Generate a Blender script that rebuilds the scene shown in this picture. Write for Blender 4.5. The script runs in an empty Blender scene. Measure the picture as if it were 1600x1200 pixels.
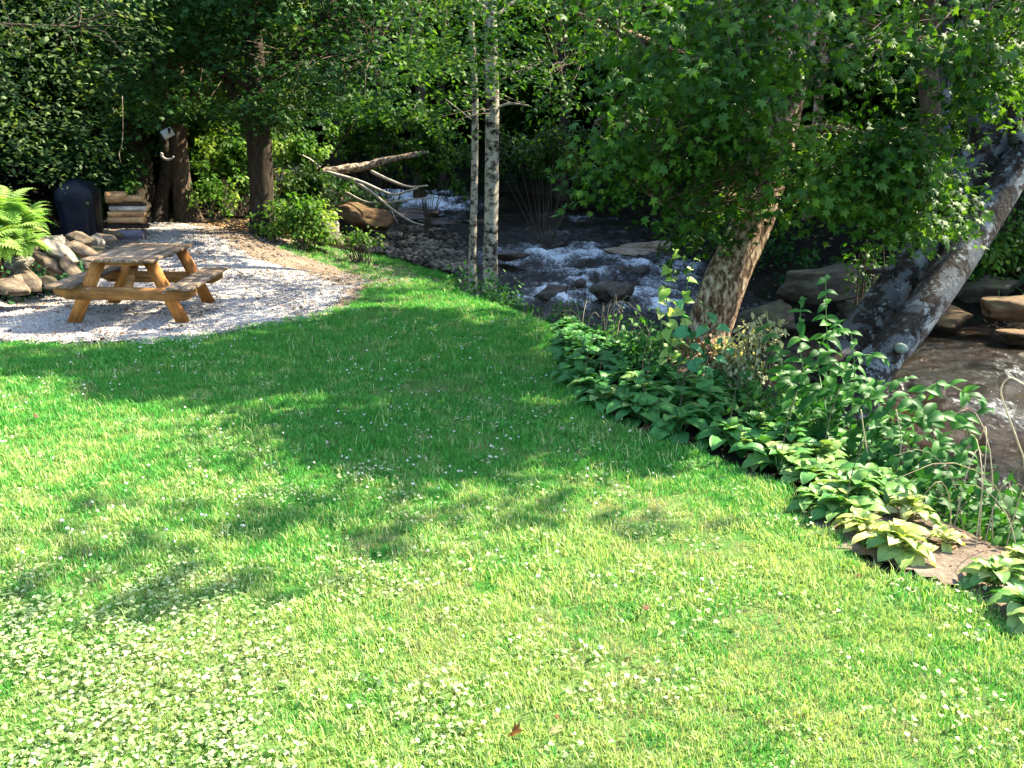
import bpy, math, random
import numpy as np
from mathutils import Matrix, Vector

# ------------------------------------------------------------ camera, sky, sun, exposure
scene = bpy.context.scene
COL = scene.collection
HC, PITCH, FPX = 2.1, math.radians(15.3), 1330.0
cam_data = bpy.data.cameras.new("camera")
cam = bpy.data.objects.new("camera", cam_data)
COL.objects.link(cam)
cam.location = (0, 0, HC)
cam.rotation_euler = (math.pi / 2 - PITCH, 0, 0)
cam_data.sensor_width = 36
cam_data.lens = FPX / 1600 * 36
cam_data.clip_end = 1000
scene.camera = cam

SUN = np.array([0.80, 0.34, 0.86]); SUN = SUN / np.linalg.norm(SUN)      # towards the sun
elev = math.asin(SUN[2]); azim = math.atan2(SUN[0], SUN[1])
world = bpy.data.worlds.new("World")
scene.world = world
world.use_nodes = True
wn = world.node_tree
bg = wn.nodes["Background"]
sky = wn.nodes.new("ShaderNodeTexSky")
sky.sky_type = 'NISHITA'
sky.sun_disc = False
sky.sun_elevation = elev
sky.sun_rotation = azim
wn.links.new(sky.outputs[0], bg.inputs[0])
bg.inputs[1].default_value = 0.15
sun_data = bpy.data.lights.new("sun", 'SUN')
sun_data.energy = 5.0
sun_data.angle = math.radians(0.53)
sun_data.color = (1.0, 0.90, 0.70)
sun = bpy.data.objects.new("sun", sun_data)
sun.rotation_euler = Vector(SUN).to_track_quat('Z', 'Y').to_euler()
sun.location = (20, 10, 30)
COL.objects.link(sun)
vs = scene.view_settings
vs.view_transform = 'Standard'; vs.look = 'None'; vs.gamma = 1.0; vs.use_curve_mapping = False
vs.exposure = 2.3
scene.cycles.max_bounces = 6
scene.cycles.diffuse_bounces = 3
scene.cycles.transmission_bounces = 4
scene.cycles.transparent_max_bounces = 4

rng = np.random.default_rng(7)
random.seed(7)
R = math.radians

# ------------------------------------------------------------ small helpers
def smooth(t):
    t = np.clip(t, 0, 1); return t * t * (3 - 2 * t)

def _h(ix, iy, iz, s):
    n = (ix * 374761393 + iy * 668265263 + iz * 2147483647 + s * 1274126177) & 0xffffffff
    n = ((n ^ (n >> 13)) * 1274126177) & 0xffffffff
    return ((n ^ (n >> 16)) & 0xffff) / 65535.0

def vn(x, y, s=0, z=None):
    x = np.asarray(x, float); y = np.asarray(y, float)
    z = np.zeros_like(x) if z is None else np.asarray(z, float)
    ix, iy, iz = np.floor(x).astype(np.int64), np.floor(y).astype(np.int64), np.floor(z).astype(np.int64)
    fx, fy, fz = smooth(x - ix), smooth(y - iy), smooth(z - iz)
    r = 0
    for a in (0, 1):
        for b in (0, 1):
            for c in (0, 1):
                w = (fx if a else 1 - fx) * (fy if b else 1 - fy) * (fz if c else 1 - fz)
                r = r + w * _h(ix + a, iy + b, iz + c, s)
    return r

def fbm(x, y, s=0, o=4, z=None):
    r = 0; a = .5; t = 0
    x = np.asarray(x, float); y = np.asarray(y, float)
    for i in range(o):
        r = r + a * vn(x, y, s + i * 17, z); t += a; a *= .5; x = x * 2.03; y = y * 2.03
        z = None if z is None else np.asarray(z, float) * 2.03
    return r / t

def W(u, v, y):
    """world point seen at photo pixel (u, v) at depth y in metres"""
    a = (u - 800) / FPX; b = (600 - v) / FPX
    dy = math.cos(PITCH) + b * math.sin(PITCH); dz = -math.sin(PITCH) + b * math.cos(PITCH)
    k = y / dy
    return np.array([a * k, y, HC + dz * k])

def pix(x, y, z):
    Z = z - HC
    d = y * math.cos(PITCH) - Z * math.sin(PITCH)
    d = np.where(np.abs(d) < 1e-3, 1e-3, d)
    return 800 + FPX * x / d, 600 - FPX * (Z * math.cos(PITCH) + y * math.sin(PITCH)) / d, d

def inpoly(x, y, P):
    P = np.asarray(P, float); r = np.zeros(np.shape(x), bool); n = len(P)
    for i in range(n):
        x1, y1 = P[i]; x2, y2 = P[(i + 1) % n]
        if y1 == y2: continue
        c = ((y1 > y) != (y2 > y)) & (x < (x2 - x1) * (y - y1) / (y2 - y1) + x1)
        r ^= c
    return r

def pdist(x, y, L):
    L = np.asarray(L, float); best = np.full(np.shape(x), 1e9)
    for (x1, y1), (x2, y2) in zip(L[:-1], L[1:]):
        dx, dy = x2 - x1, y2 - y1
        t = np.clip(((x - x1) * dx + (y - y1) * dy) / (dx * dx + dy * dy), 0, 1)
        best = np.minimum(best, np.hypot(x - x1 - t * dx, y - y1 - t * dy))
    return best

def tag(o, label=None, cat=None, group=None, kind=None):
    if label: o['label'] = label
    if cat: o['category'] = cat
    if group: o['group'] = group
    if kind: o['kind'] = kind
    return o

def empty(name, loc, label, cat, group=None, rz=0):
    o = bpy.data.objects.new(name, None); COL.objects.link(o)
    o.location = tuple(float(c) for c in loc); o.rotation_euler = (0, 0, rz)
    o.empty_display_size = .1
    return tag(o, label, cat, group)

def mesh(name, V, Fs, mat, rnd=None, smooth_=False, uv=None):
    V = np.asarray(V, float).reshape(-1, 3)
    me = bpy.data.meshes.new(name)
    if not isinstance(Fs, (list, tuple)): Fs = [Fs]
    Fs = [np.asarray(f, np.int32) for f in Fs if len(f)]
    me.vertices.add(len(V)); me.vertices.foreach_set("co", V.ravel())
    nl = sum(f.size for f in Fs); npl = sum(len(f) for f in Fs)
    me.loops.add(nl); me.polygons.add(npl)
    me.loops.foreach_set("vertex_index", np.concatenate([f.ravel() for f in Fs]))
    tot = np.concatenate([np.full(len(f), f.shape[1], np.int32) for f in Fs])
    st = np.concatenate([[0], np.cumsum(tot)[:-1]]).astype(np.int32)
    me.polygons.foreach_set("loop_start", st)
    me.polygons.foreach_set("loop_total", tot)
    if smooth_: me.polygons.foreach_set("use_smooth", np.ones(npl, bool))
    me.update(calc_edges=True)
    if rnd is not None:
        at = me.attributes.new("rnd", 'FLOAT', 'POINT'); at.data.foreach_set("value", np.asarray(rnd, np.float32))
    if mat: me.materials.append(mat)
    me.validate()
    return me

def ob(name, me, parent=None, world=False):
    o = bpy.data.objects.new(name, me); COL.objects.link(o)
    if parent is not None:
        o.parent = parent
        if world:      # the mesh was made in world coordinates
            o.matrix_parent_inverse = parent_mw(parent).inverted()
    return o

def parent_mw(p):
    m = Matrix.LocRotScale(p.location, p.rotation_euler, p.scale)
    return m

class MB:
    def __init__(s): s.V = []; s.Q = []; s.T = []; s.R = []; s.n = 0
    def add(s, V, Q=None, T=None, r=0.5):
        V = np.asarray(V, float)
        if Q is not None and len(Q): s.Q.append(np.asarray(Q) + s.n)
        if T is not None and len(T): s.T.append(np.asarray(T) + s.n)
        s.V.append(V); s.R.append(np.broadcast_to(np.asarray(r, float), (len(V),))); s.n += len(V)
    def mesh(s, name, mat, sm=False):
        Fs = []
        if s.Q: Fs.append(np.concatenate(s.Q))
        if s.T: Fs.append(np.concatenate(s.T))
        return mesh(name, np.concatenate(s.V), Fs, mat, np.concatenate(s.R), sm)

def resample(P, n):
    """Catmull-Rom through P"""
    P = np.asarray(P, float)
    Q = np.vstack([2 * P[0] - P[1], P, 2 * P[-1] - P[-2]])
    out = []
    ts = np.linspace(0, len(P) - 1, n)
    for t in ts:
        i = min(int(t), len(P) - 2); f = t - i
        a, b, c, d = Q[i], Q[i + 1], Q[i + 2], Q[i + 3]
        out.append(.5 * ((2 * b) + (-a + c) * f + (2 * a - 5 * b + 4 * c - d) * f * f + (-a + 3 * b - 3 * c + d) * f ** 3))
    return np.array(out)

def tube(P, r, seg=8, rough=0.0, seed=0, flute=0.0, cap=True):
    P = np.asarray(P, float); m = len(P); r = np.broadcast_to(np.asarray(r, float), (m,))
    T = np.gradient(P, axis=0); T /= np.linalg.norm(T, axis=1)[:, None] + 1e-9
    ref = np.array([0, 1, 0.]) if abs(T[0][1]) < .8 else np.array([1., 0, 0])
    A = np.cross(T, ref); A /= np.linalg.norm(A, axis=1)[:, None]; B = np.cross(T, A)
    th = np.linspace(0, 2 * np.pi, seg, endpoint=False)
    rr = r[:, None] * np.ones(seg)
    if rough or flute:
        L = np.concatenate([[0], np.cumsum(np.linalg.norm(np.diff(P, axis=0), axis=1))])
        cx = np.cos(th)[None] * 1.6 + 9; sy = np.sin(th)[None] * 1.6 + 5
        zz = L[:, None] / max(r.max(), .02) * .5 + 0 * cx
        rr = rr * (1 + rough * (fbm(cx + 0 * zz, sy + 0 * zz, seed, 3, zz) - .5) * 2)
        rr = rr * (1 + flute * (vn(np.cos(th) * 3.1 + 7, np.sin(th) * 3.1 + 3, seed + 5) - .5)[None])
    V = P[:, None] + A[:, None] * (np.cos(th)[None, :, None] * rr[..., None]) + B[:, None] * (np.sin(th)[None, :, None] * rr[..., None])
    V = V.reshape(-1, 3)
    i = np.arange(m - 1)[:, None] * seg; j = np.arange(seg)[None]; k = (j + 1) % seg
    Q = np.stack([i + j, i + k, i + seg + k, i + seg + j], -1).reshape(-1, 4)
    Tc = None
    if cap:
        V = np.vstack([V, P[0], P[-1]]); a = m * seg; jj = np.arange(seg); kk = (jj + 1) % seg
        Tc = np.vstack([np.stack([kk, jj, np.full(seg, a)], 1), np.stack([(m - 1) * seg + jj, (m - 1) * seg + kk, np.full(seg, a + 1)], 1)])
    return V, Q, Tc

def box(c, s, rot=None, bev=0.0):
    """box with slightly chamfered long edges: 24 tris or so"""
    hx, hy, hz = np.array(s) / 2; b = bev
    sec = np.array([[-hx + b, -hz], [hx - b, -hz], [hx, -hz + b], [hx, hz - b], [hx - b, hz], [-hx + b, hz], [-hx, hz - b], [-hx, -hz + b]])
    V = np.array([[x, y, z] for y in (-hy, hy) for x, z in sec])
    Q = [[i, (i + 1) % 8, 8 + (i + 1) % 8, 8 + i] for i in range(8)]
    T = [[0, i + 1, i] for i in range(1, 7)] + [[8, 8 + i, 8 + i + 1] for i in range(1, 7)]
    if rot is not None: V = V @ np.array(rot).T
    return V + np.array(c), np.array(Q), np.array(T)

def basis(n, d):
    n = n / (np.linalg.norm(n, axis=-1, keepdims=True) + 1e-9)
    d = d - n * np.sum(n * d, -1, keepdims=True)
    d = d / (np.linalg.norm(d, axis=-1, keepdims=True) + 1e-9)
    x = np.cross(d, n)
    return np.stack([x, d, n], -1)      # columns

def cloud(name, tv, tf, pos, M, sc, mat, rnd=None, sm=False):
    n = len(pos); k = len(tv)
    V = np.einsum('nij,kj->nki', M, tv) * sc[:, None, None] + pos[:, None]
    F = (np.arange(n)[:, None, None] * k + tf[None]).reshape(-1, tf.shape[1])
    if rnd is None:
        c0 = pos * 1.7 + 31.7
        rnd = np.clip((fbm(c0[:, 0], c0[:, 1], 55, 2, c0[:, 2]) - .5) * 1.9 + .45 + (rng.random(n) - .5) * .75, 0, 1)
    return mesh(name, V.reshape(-1, 3), F, mat, np.repeat(rnd, k), sm)

def unit(n):
    v = rng.normal(size=(n, 3)); return v / np.linalg.norm(v, axis=1)[:, None]

# ------------------------------------------------------------ materials
class NT:
    def __init__(s, name):
        s.m = bpy.data.materials.new(name); s.m.use_nodes = True; s.t = s.m.node_tree
        s.p = s.t.nodes["Principled BSDF"]; s.out = s.t.nodes["Material Output"]
    def n(s, t, **k):
        nd = s.t.nodes.new(t)
        for a, b in k.items():
            if a.startswith('i_'): nd.inputs[a[2:].replace('_', ' ')].default_value = b
            else: setattr(nd, a, b)
        return nd
    def l(s, a, b): s.t.links.new(a, b)
    def ramp(s, src, stops, interp='LINEAR'):
        r = s.n("ShaderNodeValToRGB"); r.color_ramp.interpolation = interp
        el = r.color_ramp.elements
        while len(el) < len(stops): el.new(.5)
        for e, (p, c) in zip(el, stops):
            e.position = p; e.color = (*c, 1) if len(c) == 3 else c
        s.l(src, r.inputs[0]); return r.outputs[0]
    def noise(s, scale, detail=4, rough=.6, vec=None, dist=0.0):
        nd = s.n("ShaderNodeTexNoise"); nd.inputs['Scale'].default_value = scale
        nd.inputs['Detail'].default_value = detail; nd.inputs['Roughness'].default_value = rough
        nd.inputs['Distortion'].default_value = dist
        if vec is not None: s.l(vec, nd.inputs['Vector'])
        return nd.outputs[0]
    def coord(s, kind='Object', sc=(1, 1, 1)):
        if kind == 'Position': o = s.n("ShaderNodeNewGeometry").outputs['Position']
        else: o = s.n("ShaderNodeTexCoord").outputs[kind]
        if sc == (1, 1, 1): return o
        mp = s.n("ShaderNodeMapping"); mp.inputs['Scale'].default_value = sc
        s.l(o, mp.inputs[0]); return mp.outputs[0]
    def mix(s, f, a, b, bt='MIX'):
        m = s.n("ShaderNodeMix", data_type='RGBA', blend_type=bt)
        for i, v in ((0, f), (6, a), (7, b)):
            if isinstance(v, (int, float)): m.inputs[i].default_value = v
            elif isinstance(v, tuple): m.inputs[i].default_value = (*v, 1)
            else: s.l(v, m.inputs[i])
        return m.outputs[2]
    def math(s, op, a, b=0.0, clamp=False):
        m = s.n("ShaderNodeMath", operation=op); m.use_clamp = clamp
        for i, v in enumerate((a, b)):
            if isinstance(v, (int, float)): m.inputs[i].default_value = v
            else: s.l(v, m.inputs[i])
        return m.outputs[0]
    def bump(s, h, strength=.5, dist=.02):
        b = s.n("ShaderNodeBump"); b.inputs['Strength'].default_value = strength; b.inputs['Distance'].default_value = dist
        s.l(h, b.inputs['Height']); s.l(b.outputs[0], s.p.inputs['Normal'])
    def fin(s, col=None, rough=.8, spec=.3):
        if col is not None:
            if isinstance(col, tuple): s.p.inputs['Base Color'].default_value = (*col, 1)
            else: s.l(col, s.p.inputs['Base Color'])
        s.p.inputs['Roughness'].default_value = rough
        s.p.inputs['Specular IOR Level'].default_value = spec
        return s.m

def leafmat(name, stops, trans=.45, src='attr', rough=.55, spec=.18, tint=(1.25, 1.25, .5), patch=None):
    t = NT(name)
    if src == 'attr':
        a = t.n("ShaderNodeAttribute"); a.attribute_name = "rnd"; f = a.outputs['Fac']
    else:
        f = t.n("ShaderNodeObjectInfo").outputs['Random']
    col = t.ramp(f, stops)
    if patch:
        nz = t.noise(patch[0], 3, .6, t.coord('Position'))
        pm = t.ramp(nz, [(patch[1], (0, 0, 0)), (patch[2], (1, 1, 1))])
        col = t.mix(pm, col, patch[3])
    vein = t.noise(30, 2, .5, t.coord('Position'))
    col = t.mix(.35, col, t.ramp(vein, [(.3, (.55, .55, .55)), (.7, (1.3, 1.3, 1.3))]), 'MULTIPLY')
    t.fin(col, rough, spec)
    tr = t.n("ShaderNodeBsdfTranslucent")
    tc = t.mix(1.0, col, tint, 'MULTIPLY'); t.l(tc, tr.inputs[0])
    ms = t.n("ShaderNodeMixShader"); ms.inputs[0].default_value = trans
    t.l(t.p.outputs[0], ms.inputs[1]); t.l(tr.outputs[0], ms.inputs[2]); t.l(ms.outputs[0], t.out.inputs[0])
    return t.m

def barkmat(name, stops, sc=(6, 6, 1.5), bump=.8, lichen=None, scale=2.5):
    t = NT(name)
    v = t.coord('Object', sc)
    n1 = t.noise(scale, 8, .65, v, .4)
    col = t.ramp(n1, stops)
    if lichen:
        vo = t.coord('Object')
        for i, (s_, lo, hi, c) in enumerate(lichen):
            nl = t.noise(s_, 10, .72, vo, .3)
            m = t.ramp(nl, [(lo, (0, 0, 0)), (hi, (1, 1, 1))])
            col = t.mix(m, col, c)
    t.bump(n1, bump, .03)
    return t.fin(col, .9, .15)

def woodmat(name, stops, sc=(1, 14, 14), rough=.75, bump=.25, var=.25):
    t = NT(name)
    inf = t.n("ShaderNodeObjectInfo")
    add = t.n("ShaderNodeVectorMath", operation='ADD'); t.l(t.coord('Object', sc), add.inputs[0])
    comb = t.n("ShaderNodeCombineXYZ"); t.l(t.math('MULTIPLY', inf.outputs['Random'], 40.0), comb.inputs[0]); t.l(comb.outputs[0], comb.inputs[0]) if 0 else None
    t.l(comb.outputs[0], add.inputs[1])
    n1 = t.noise(2.2, 6, .6, add.outputs[0], .5)
    col = t.ramp(n1, stops)
    n2 = t.noise(1.3, 3, .5, t.coord('Object'))
    col = t.mix(.85, col, t.ramp(t.noise(3.5, 5, .65, t.coord('Object')), [(.32, (.42, .42, .45)), (.62, (1.12, 1.1, 1.05))]), 'MULTIPLY')
    br = t.math('ADD', t.math('MULTIPLY', inf.outputs['Random'], var * 2), 1 - var)
    cc = t.n("ShaderNodeCombineColor")
    for i in range(3): t.l(br, cc.inputs[i])
    col = t.mix(1.0, col, cc.outputs[0], 'MULTIPLY')
    t.bump(n1, bump, .01)
    return t.fin(col, rough, .2)

def rockmat(name, stops, moss=None, scale=3.0, bump=.6, rough=.85, patch=None):
    t = NT(name)
    v = t.coord('Object')
    n1 = t.noise(scale, 9, .65, v, .3)
    col = t.ramp(n1, stops)
    n3 = t.noise(scale * 9, 4, .6, v)
    col = t.mix(.5, col, t.ramp(n3, [(.3, (.6, .6, .6)), (.7, (1.3, 1.3, 1.3))]), 'MULTIPLY')
    if moss:
        up = t.n("ShaderNodeSeparateXYZ"); g = t.n("ShaderNodeNewGeometry"); t.l(g.outputs['Normal'], up.inputs[0])
        nm = t.noise(scale * 1.3, 5, .6, v)
        mm = t.math('MULTIPLY', t.ramp(up.outputs[2], [(.3, (0, 0, 0)), (.75, (1, 1, 1))]), t.ramp(nm, [(moss[0], (0, 0, 0)), (moss[0] + .12, (1, 1, 1))]))
        col = t.mix(mm, col, moss[1])
    t.bump(n1, bump, .05)
    return t.fin(col, rough, .25)

G3 = lambda a, b, c: [(0.0, a), (.5, b), (1.0, c)]
M = {}
M['leaf_maple'] = leafmat('maple_leaf', G3((.016, .055, .005), (.042, .118, .011), (.10, .20, .022)), .42)
M['leaf_maple_o'] = leafmat('maple_leaf_single', G3((.018, .062, .008), (.042, .118, .016), (.085, .18, .026)), .42, 'obj')
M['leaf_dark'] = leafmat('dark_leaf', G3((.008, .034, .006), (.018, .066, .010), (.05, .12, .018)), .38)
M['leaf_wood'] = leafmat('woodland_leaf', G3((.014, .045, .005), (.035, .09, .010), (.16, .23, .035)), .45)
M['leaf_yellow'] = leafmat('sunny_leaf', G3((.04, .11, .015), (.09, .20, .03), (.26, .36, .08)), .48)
M['leaf_pale'] = leafmat('pale_leaf', G3((.010, .028, .006), (.025, .06, .012), (.16, .22, .08)), .4)
M['leaf_shade_canopy'] = leafmat('shade_canopy_leaf', G3((.03, .10, .018), (.05, .15, .03), (.08, .20, .04)), .25)  # leaves of unseen crowns, culled so their shadow fits the lawn's shade
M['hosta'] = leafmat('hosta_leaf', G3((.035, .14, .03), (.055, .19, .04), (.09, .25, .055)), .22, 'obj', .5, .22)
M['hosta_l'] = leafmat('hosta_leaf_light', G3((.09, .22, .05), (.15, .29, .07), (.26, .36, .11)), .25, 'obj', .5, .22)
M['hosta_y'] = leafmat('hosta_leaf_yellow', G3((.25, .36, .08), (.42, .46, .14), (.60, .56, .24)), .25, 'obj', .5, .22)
M['hosta_b'] = leafmat('hosta_leaf_brown', G3((.25, .16, .06), (.35, .26, .10), (.45, .30, .12)), .2, 'obj', .6, .3)
M['knot'] = leafmat('broad_leaf', G3((.02, .10, .015), (.035, .15, .025), (.08, .23, .035)), .45, 'obj', .5, .22)
M['vine'] = leafmat('vine_leaf', G3((.06, .26, .10), (.10, .32, .14), (.14, .38, .16)), .35, 'obj', .45, .3)
M['vine_y'] = leafmat('vine_leaf_sunny', G3((.20, .38, .06), (.30, .46, .10), (.50, .58, .22)), .45, 'obj', .45, .3)
M['weed'] = leafmat('weed_leaf', G3((.015, .07, .012), (.03, .12, .02), (.08, .22, .03)), .35)
M['ivy'] = leafmat('ground_cover_leaf', G3((.02, .09, .03), (.035, .15, .045), (.07, .22, .06)), .3)
M['fern'] = leafmat('fern_leaf', G3((.14, .30, .05), (.22, .38, .08), (.34, .46, .14)), .4, 'obj')
M['shrub_w'] = leafmat('pale_shrub_leaf', G3((.30, .32, .14), (.52, .52, .30), (.75, .72, .5)), .4)
M['grass'] = leafmat('grass_blade', G3((.034, .19, .022), (.068, .31, .042), (.14, .42, .08)), .35, 'attr', .5, .2, (1.2, 1.15, .6),
                     patch=(.9, .56, .78, (.18, .30, .08)))  # deeper green copy, holds the shaded lawn's tone in its colour
M['grass_dry'] = leafmat('dry_grass_blade', G3((.30, .27, .13), (.42, .38, .20), (.5, .48, .28)), .3)
M['clover'] = leafmat('clover_leaf', G3((.10, .20, .045), (.24, .35, .11), (.50, .54, .32)), .3, 'attr', .5, .25)
M['flower'] = leafmat('clover_flower', G3((.60, .58, .48), (.75, .72, .62), (.85, .80, .74)), .2, tint=(1, 1, 1))
M['stem'] = NT('green_stem').fin((.10, .20, .05), .6)
M['stem_dry'] = NT('dry_stem').fin((.38, .30, .18), .8)
M['litter'] = leafmat('dead_leaf', G3((.10, .05, .025), (.22, .12, .05), (.36, .24, .12)), .15)
M['fallen'] = leafmat('fallen_leaf', G3((.18, .07, .015), (.26, .11, .025), (.34, .17, .05)), .2, 'obj')
M['fallen_dark'] = leafmat('dark_fallen_leaf', G3((.07, .03, .02), (.12, .05, .03), (.2, .09, .04)), .1, 'obj')
M['bark'] = barkmat('brown_bark', [(.25, (.02, .014, .009)), (.5, (.07, .048, .03)), (.8, (.16, .12, .08))],
                    lichen=[(2.2, .60, .72, (.20, .19, .14))])
M['bark_dark'] = barkmat('dark_bark', [(.25, (.012, .009, .006)), (.5, (.035, .026, .018)), (.8, (.09, .07, .05))],
                         lichen=[(3.0, .66, .74, (.22, .22, .18))])
M['bark_syc'] = barkmat('flaking_bark', [(.36, (.03, .018, .010)), (.47, (.11, .065, .038)), (.54, (.30, .21, .13)), (.68, (.56, .46, .33))],
                        sc=(9, 9, 3.5), bump=1.0)
M['bark_lichen'] = barkmat('lichen_bark', [(.30, (.008, .006, .005)), (.5, (.026, .021, .017)), (.8, (.07, .058, .046))], sc=(7, 7, 4),
                           lichen=[(3.2, .50, .53, (.085, .092, .095)), (4.4, .555, .575, (.19, .21, .205)), (12, .62, .64, (.24, .27, .24)), (8, .60, .63, (.018, .014, .012))])
M['bark_birch'] = barkmat('birch_bark', [(.40, (.015, .012, .009)), (.45, (.10, .085, .065)), (.52, (.25, .23, .18)), (.75, (.42, .40, .33))],
                          sc=(3, 3, 4.5), bump=.5, scale=1.9)
M['bark_log'] = barkmat('weathered_log', [(.36, (.03, .02, .013)), (.5, (.16, .12, .08)), (.62, (.42, .35, .26))], sc=(4, 4, 4))
M['twig'] = barkmat('twig_bark', [(.3, (.04, .03, .02)), (.7, (.13, .10, .07))], bump=.3)
M['twig_pale'] = barkmat('pale_twig', [(.3, (.20, .17, .13)), (.7, (.48, .44, .38))], bump=.3)
M['wood_old'] = woodmat('weathered_plank', [(.3, (.07, .045, .028)), (.5, (.20, .145, .095)), (.75, (.36, .28, .20))], (14, 1, 14), var=.35)
M['wood_new'] = woodmat('orange_lumber', [(.3, (.16, .055, .012)), (.5, (.42, .165, .04)), (.75, (.56, .26, .08))], (9, 9, 1.2), var=.2)
M['wood_beam'] = woodmat('beam_lumber', [(.3, (.13, .06, .022)), (.5, (.34, .17, .06)), (.75, (.48, .27, .11))], (1.2, 9, 9), var=.12)
M['split_wood'] = woodmat('split_wood', [(.3, (.34, .15, .05)), (.5, (.58, .32, .14)), (.75, (.72, .48, .26))], (1.5, 12, 12))
M['split_grey'] = woodmat('old_split_wood', [(.3, (.28, .20, .15)), (.5, (.46, .37, .30)), (.75, (.60, .50, .42))], (1.5, 12, 12))
M['block'] = rockmat('cinder_block', [(.3, (.13, .11, .13)), (.7, (.24, .21, .25))], scale=6)
M['metal'] = NT('galvanised_bolt').fin((.4, .4, .4), .4, .5); M['metal'].node_tree.nodes["Principled BSDF"].inputs['Metallic'].default_value = .9
M['rock'] = rockmat('bank_rock', [(.3, (.05, .035, .022)), (.5, (.13, .098, .066)), (.75, (.28, .215, .15))], moss=(.62, (.06, .09, .03)))
M['rock_wet'] = rockmat('wet_rock', [(.3, (.02, .015, .01)), (.6, (.06, .045, .03)), (.8, (.12, .09, .06))], rough=.35)
M['rock_river'] = rockmat('river_boulder', [(.3, (.02, .016, .010)), (.5, (.05, .04, .025)), (.75, (.12, .10, .065))], moss=(.50, (.06, .065, .02)))
M['rock_tan'] = rockmat('tan_boulder', [(.3, (.05, .028, .012)), (.6, (.14, .08, .035)), (.8, (.22, .15, .08))], moss=(.58, (.10, .12, .03)))
M['rock_pale'] = rockmat('pale_boulder', [(.3, (.08, .07, .05)), (.5, (.20, .175, .14)), (.75, (.38, .34, .28))], moss=(.60, (.14, .16, .08)))
M['slab'] = rockmat('slab_rock', [(.3, (.05, .03, .02)), (.5, (.30, .22, .15)), (.75, (.55, .46, .36))])
t = NT('cobbles'); a = t.n("ShaderNodeAttribute"); a.attribute_name = "rnd"
M['cobble'] = t.fin(t.mix(.6, t.ramp(a.outputs['Fac'], G3((.03, .026, .018), (.09, .077, .055), (.21, .18, .135))), t.ramp(t.noise(9, 4, .6, t.coord('Position')), [(.3, (.5, .5, .5)), (.7, (1.3, 1.3, 1.3))]), 'MULTIPLY'), .9)
t = NT('white_gravel_stone'); a = t.n("ShaderNodeAttribute"); a.attribute_name = "rnd"
M['gravel_st'] = t.fin(t.ramp(a.outputs['Fac'], [(0, (.14, .12, .11)), (.25, (.32, .295, .27)), (1, (.56, .52, .47))]), .9)

t = NT('lawn_soil'); p = t.coord('Position')
n1 = t.noise(1.1, 5, .6, p); n2 = t.noise(40, 5, .7, p)
c = t.mix(t.ramp(n1, [(.42, (0, 0, 0)), (.66, (1, 1, 1))]), (.05, .14, .022), (.15, .19, .06))
c = t.mix(.7, c, t.ramp(n2, [(.3, (.4, .4, .4)), (.7, (1.5, 1.5, 1.5))]), 'MULTIPLY')
t.bump(n2, .8, .03); M['lawn'] = t.fin(c, .95, .1)
t = NT('gravel'); p = t.coord('Position')
n1 = t.noise(.8, 5, .6, p); n2 = t.noise(55, 4, .75, p); n3 = t.noise(14, 4, .6, p)
c = t.ramp(n2, [(.30, (.16, .155, .15)), (.45, (.32, .295, .27)), (.65, (.47, .435, .40))])
c = t.mix(t.ramp(n1, [(.50, (0, 0, 0)), (.72, (.7, .7, .7))]), c, (.40, .34, .27))
c = t.mix(t.ramp(n3, [(.63, (0, 0, 0)), (.70, (.8, .8, .8))]), c, (.22, .18, .15))
t.bump(n2, .9, .02); M['gravel'] = t.fin(c, .95, .1)
t = NT('forest_soil'); p = t.coord('Position')
n1 = t.noise(.7, 6, .65, p); n2 = t.noise(16, 6, .7, p)
c = t.ramp(n1, [(.35, (.006, .0045, .003)), (.55, (.014, .010, .006)), (.75, (.034, .024, .014))])
c = t.mix(t.ramp(t.noise(1.9, 5, .6, p), [(.52, (0, 0, 0)), (.62, (.8, .8, .8))]), c, (.010, .022, .006))
c = t.mix(.8, c, t.ramp(n2, [(.3, (.4, .4, .4)), (.7, (1.6, 1.6, 1.6))]), 'MULTIPLY')
t.bump(n2, 1.0, .08); M['soil'] = t.fin(c, .95, .1)
t = NT('dirt'); p = t.coord('Position')
n1 = t.noise(1.2, 6, .65, p); n2 = t.noise(30, 6, .7, p)
c = t.ramp(n1, [(.35, (.10, .075, .052)), (.55, (.20, .155, .115)), (.75, (.32, .26, .20))])
c = t.mix(.8, c, t.ramp(n2, [(.3, (.5, .5, .5)), (.7, (1.4, 1.4, 1.4))]), 'MULTIPLY')
t.bump(n2, .8, .04); M['dirt'] = t.fin(c, .95, .1)

t = NT('river_water'); p = t.coord('Position')
a = t.n("ShaderNodeAttribute"); a.attribute_name = "rnd"
n1 = t.noise(.9, 4, .6, p)
c = t.ramp(n1, [(.40, (.005, .005, .003)), (.56, (.011, .007, .003)), (.70, (.028, .015, .005))])
nf = t.noise(5.0, 7, .72, t.coord('Position', (1.5, .55, 1)), 1.2)
nf2 = t.noise(23.0, 5, .8, p, .3)
fo = t.math('ADD', t.math('ADD', t.math('MULTIPLY', nf, .50), t.math('MULTIPLY', nf2, .50)), t.math('MULTIPLY', a.outputs['Fac'], .42))
fm = t.ramp(fo, [(.63, (0, 0, 0)), (.70, (.16, .16, .16)), (.76, (.45, .45, .45)), (.84, (1, 1, 1))])
c = t.mix(fm, c, (.66, .72, .76))
t.l(t.math('ADD', t.math('MULTIPLY', fm, .6), .06), t.p.inputs['Roughness'])
nb = t.noise(6, 6, .7, t.coord('Position', (1, .8, 1)), .5)
t.bump(nb, .8, .10)
M['water'] = t.m; t.l(c, t.p.inputs['Base Color']); t.p.inputs['IOR'].default_value = 1.33

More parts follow.
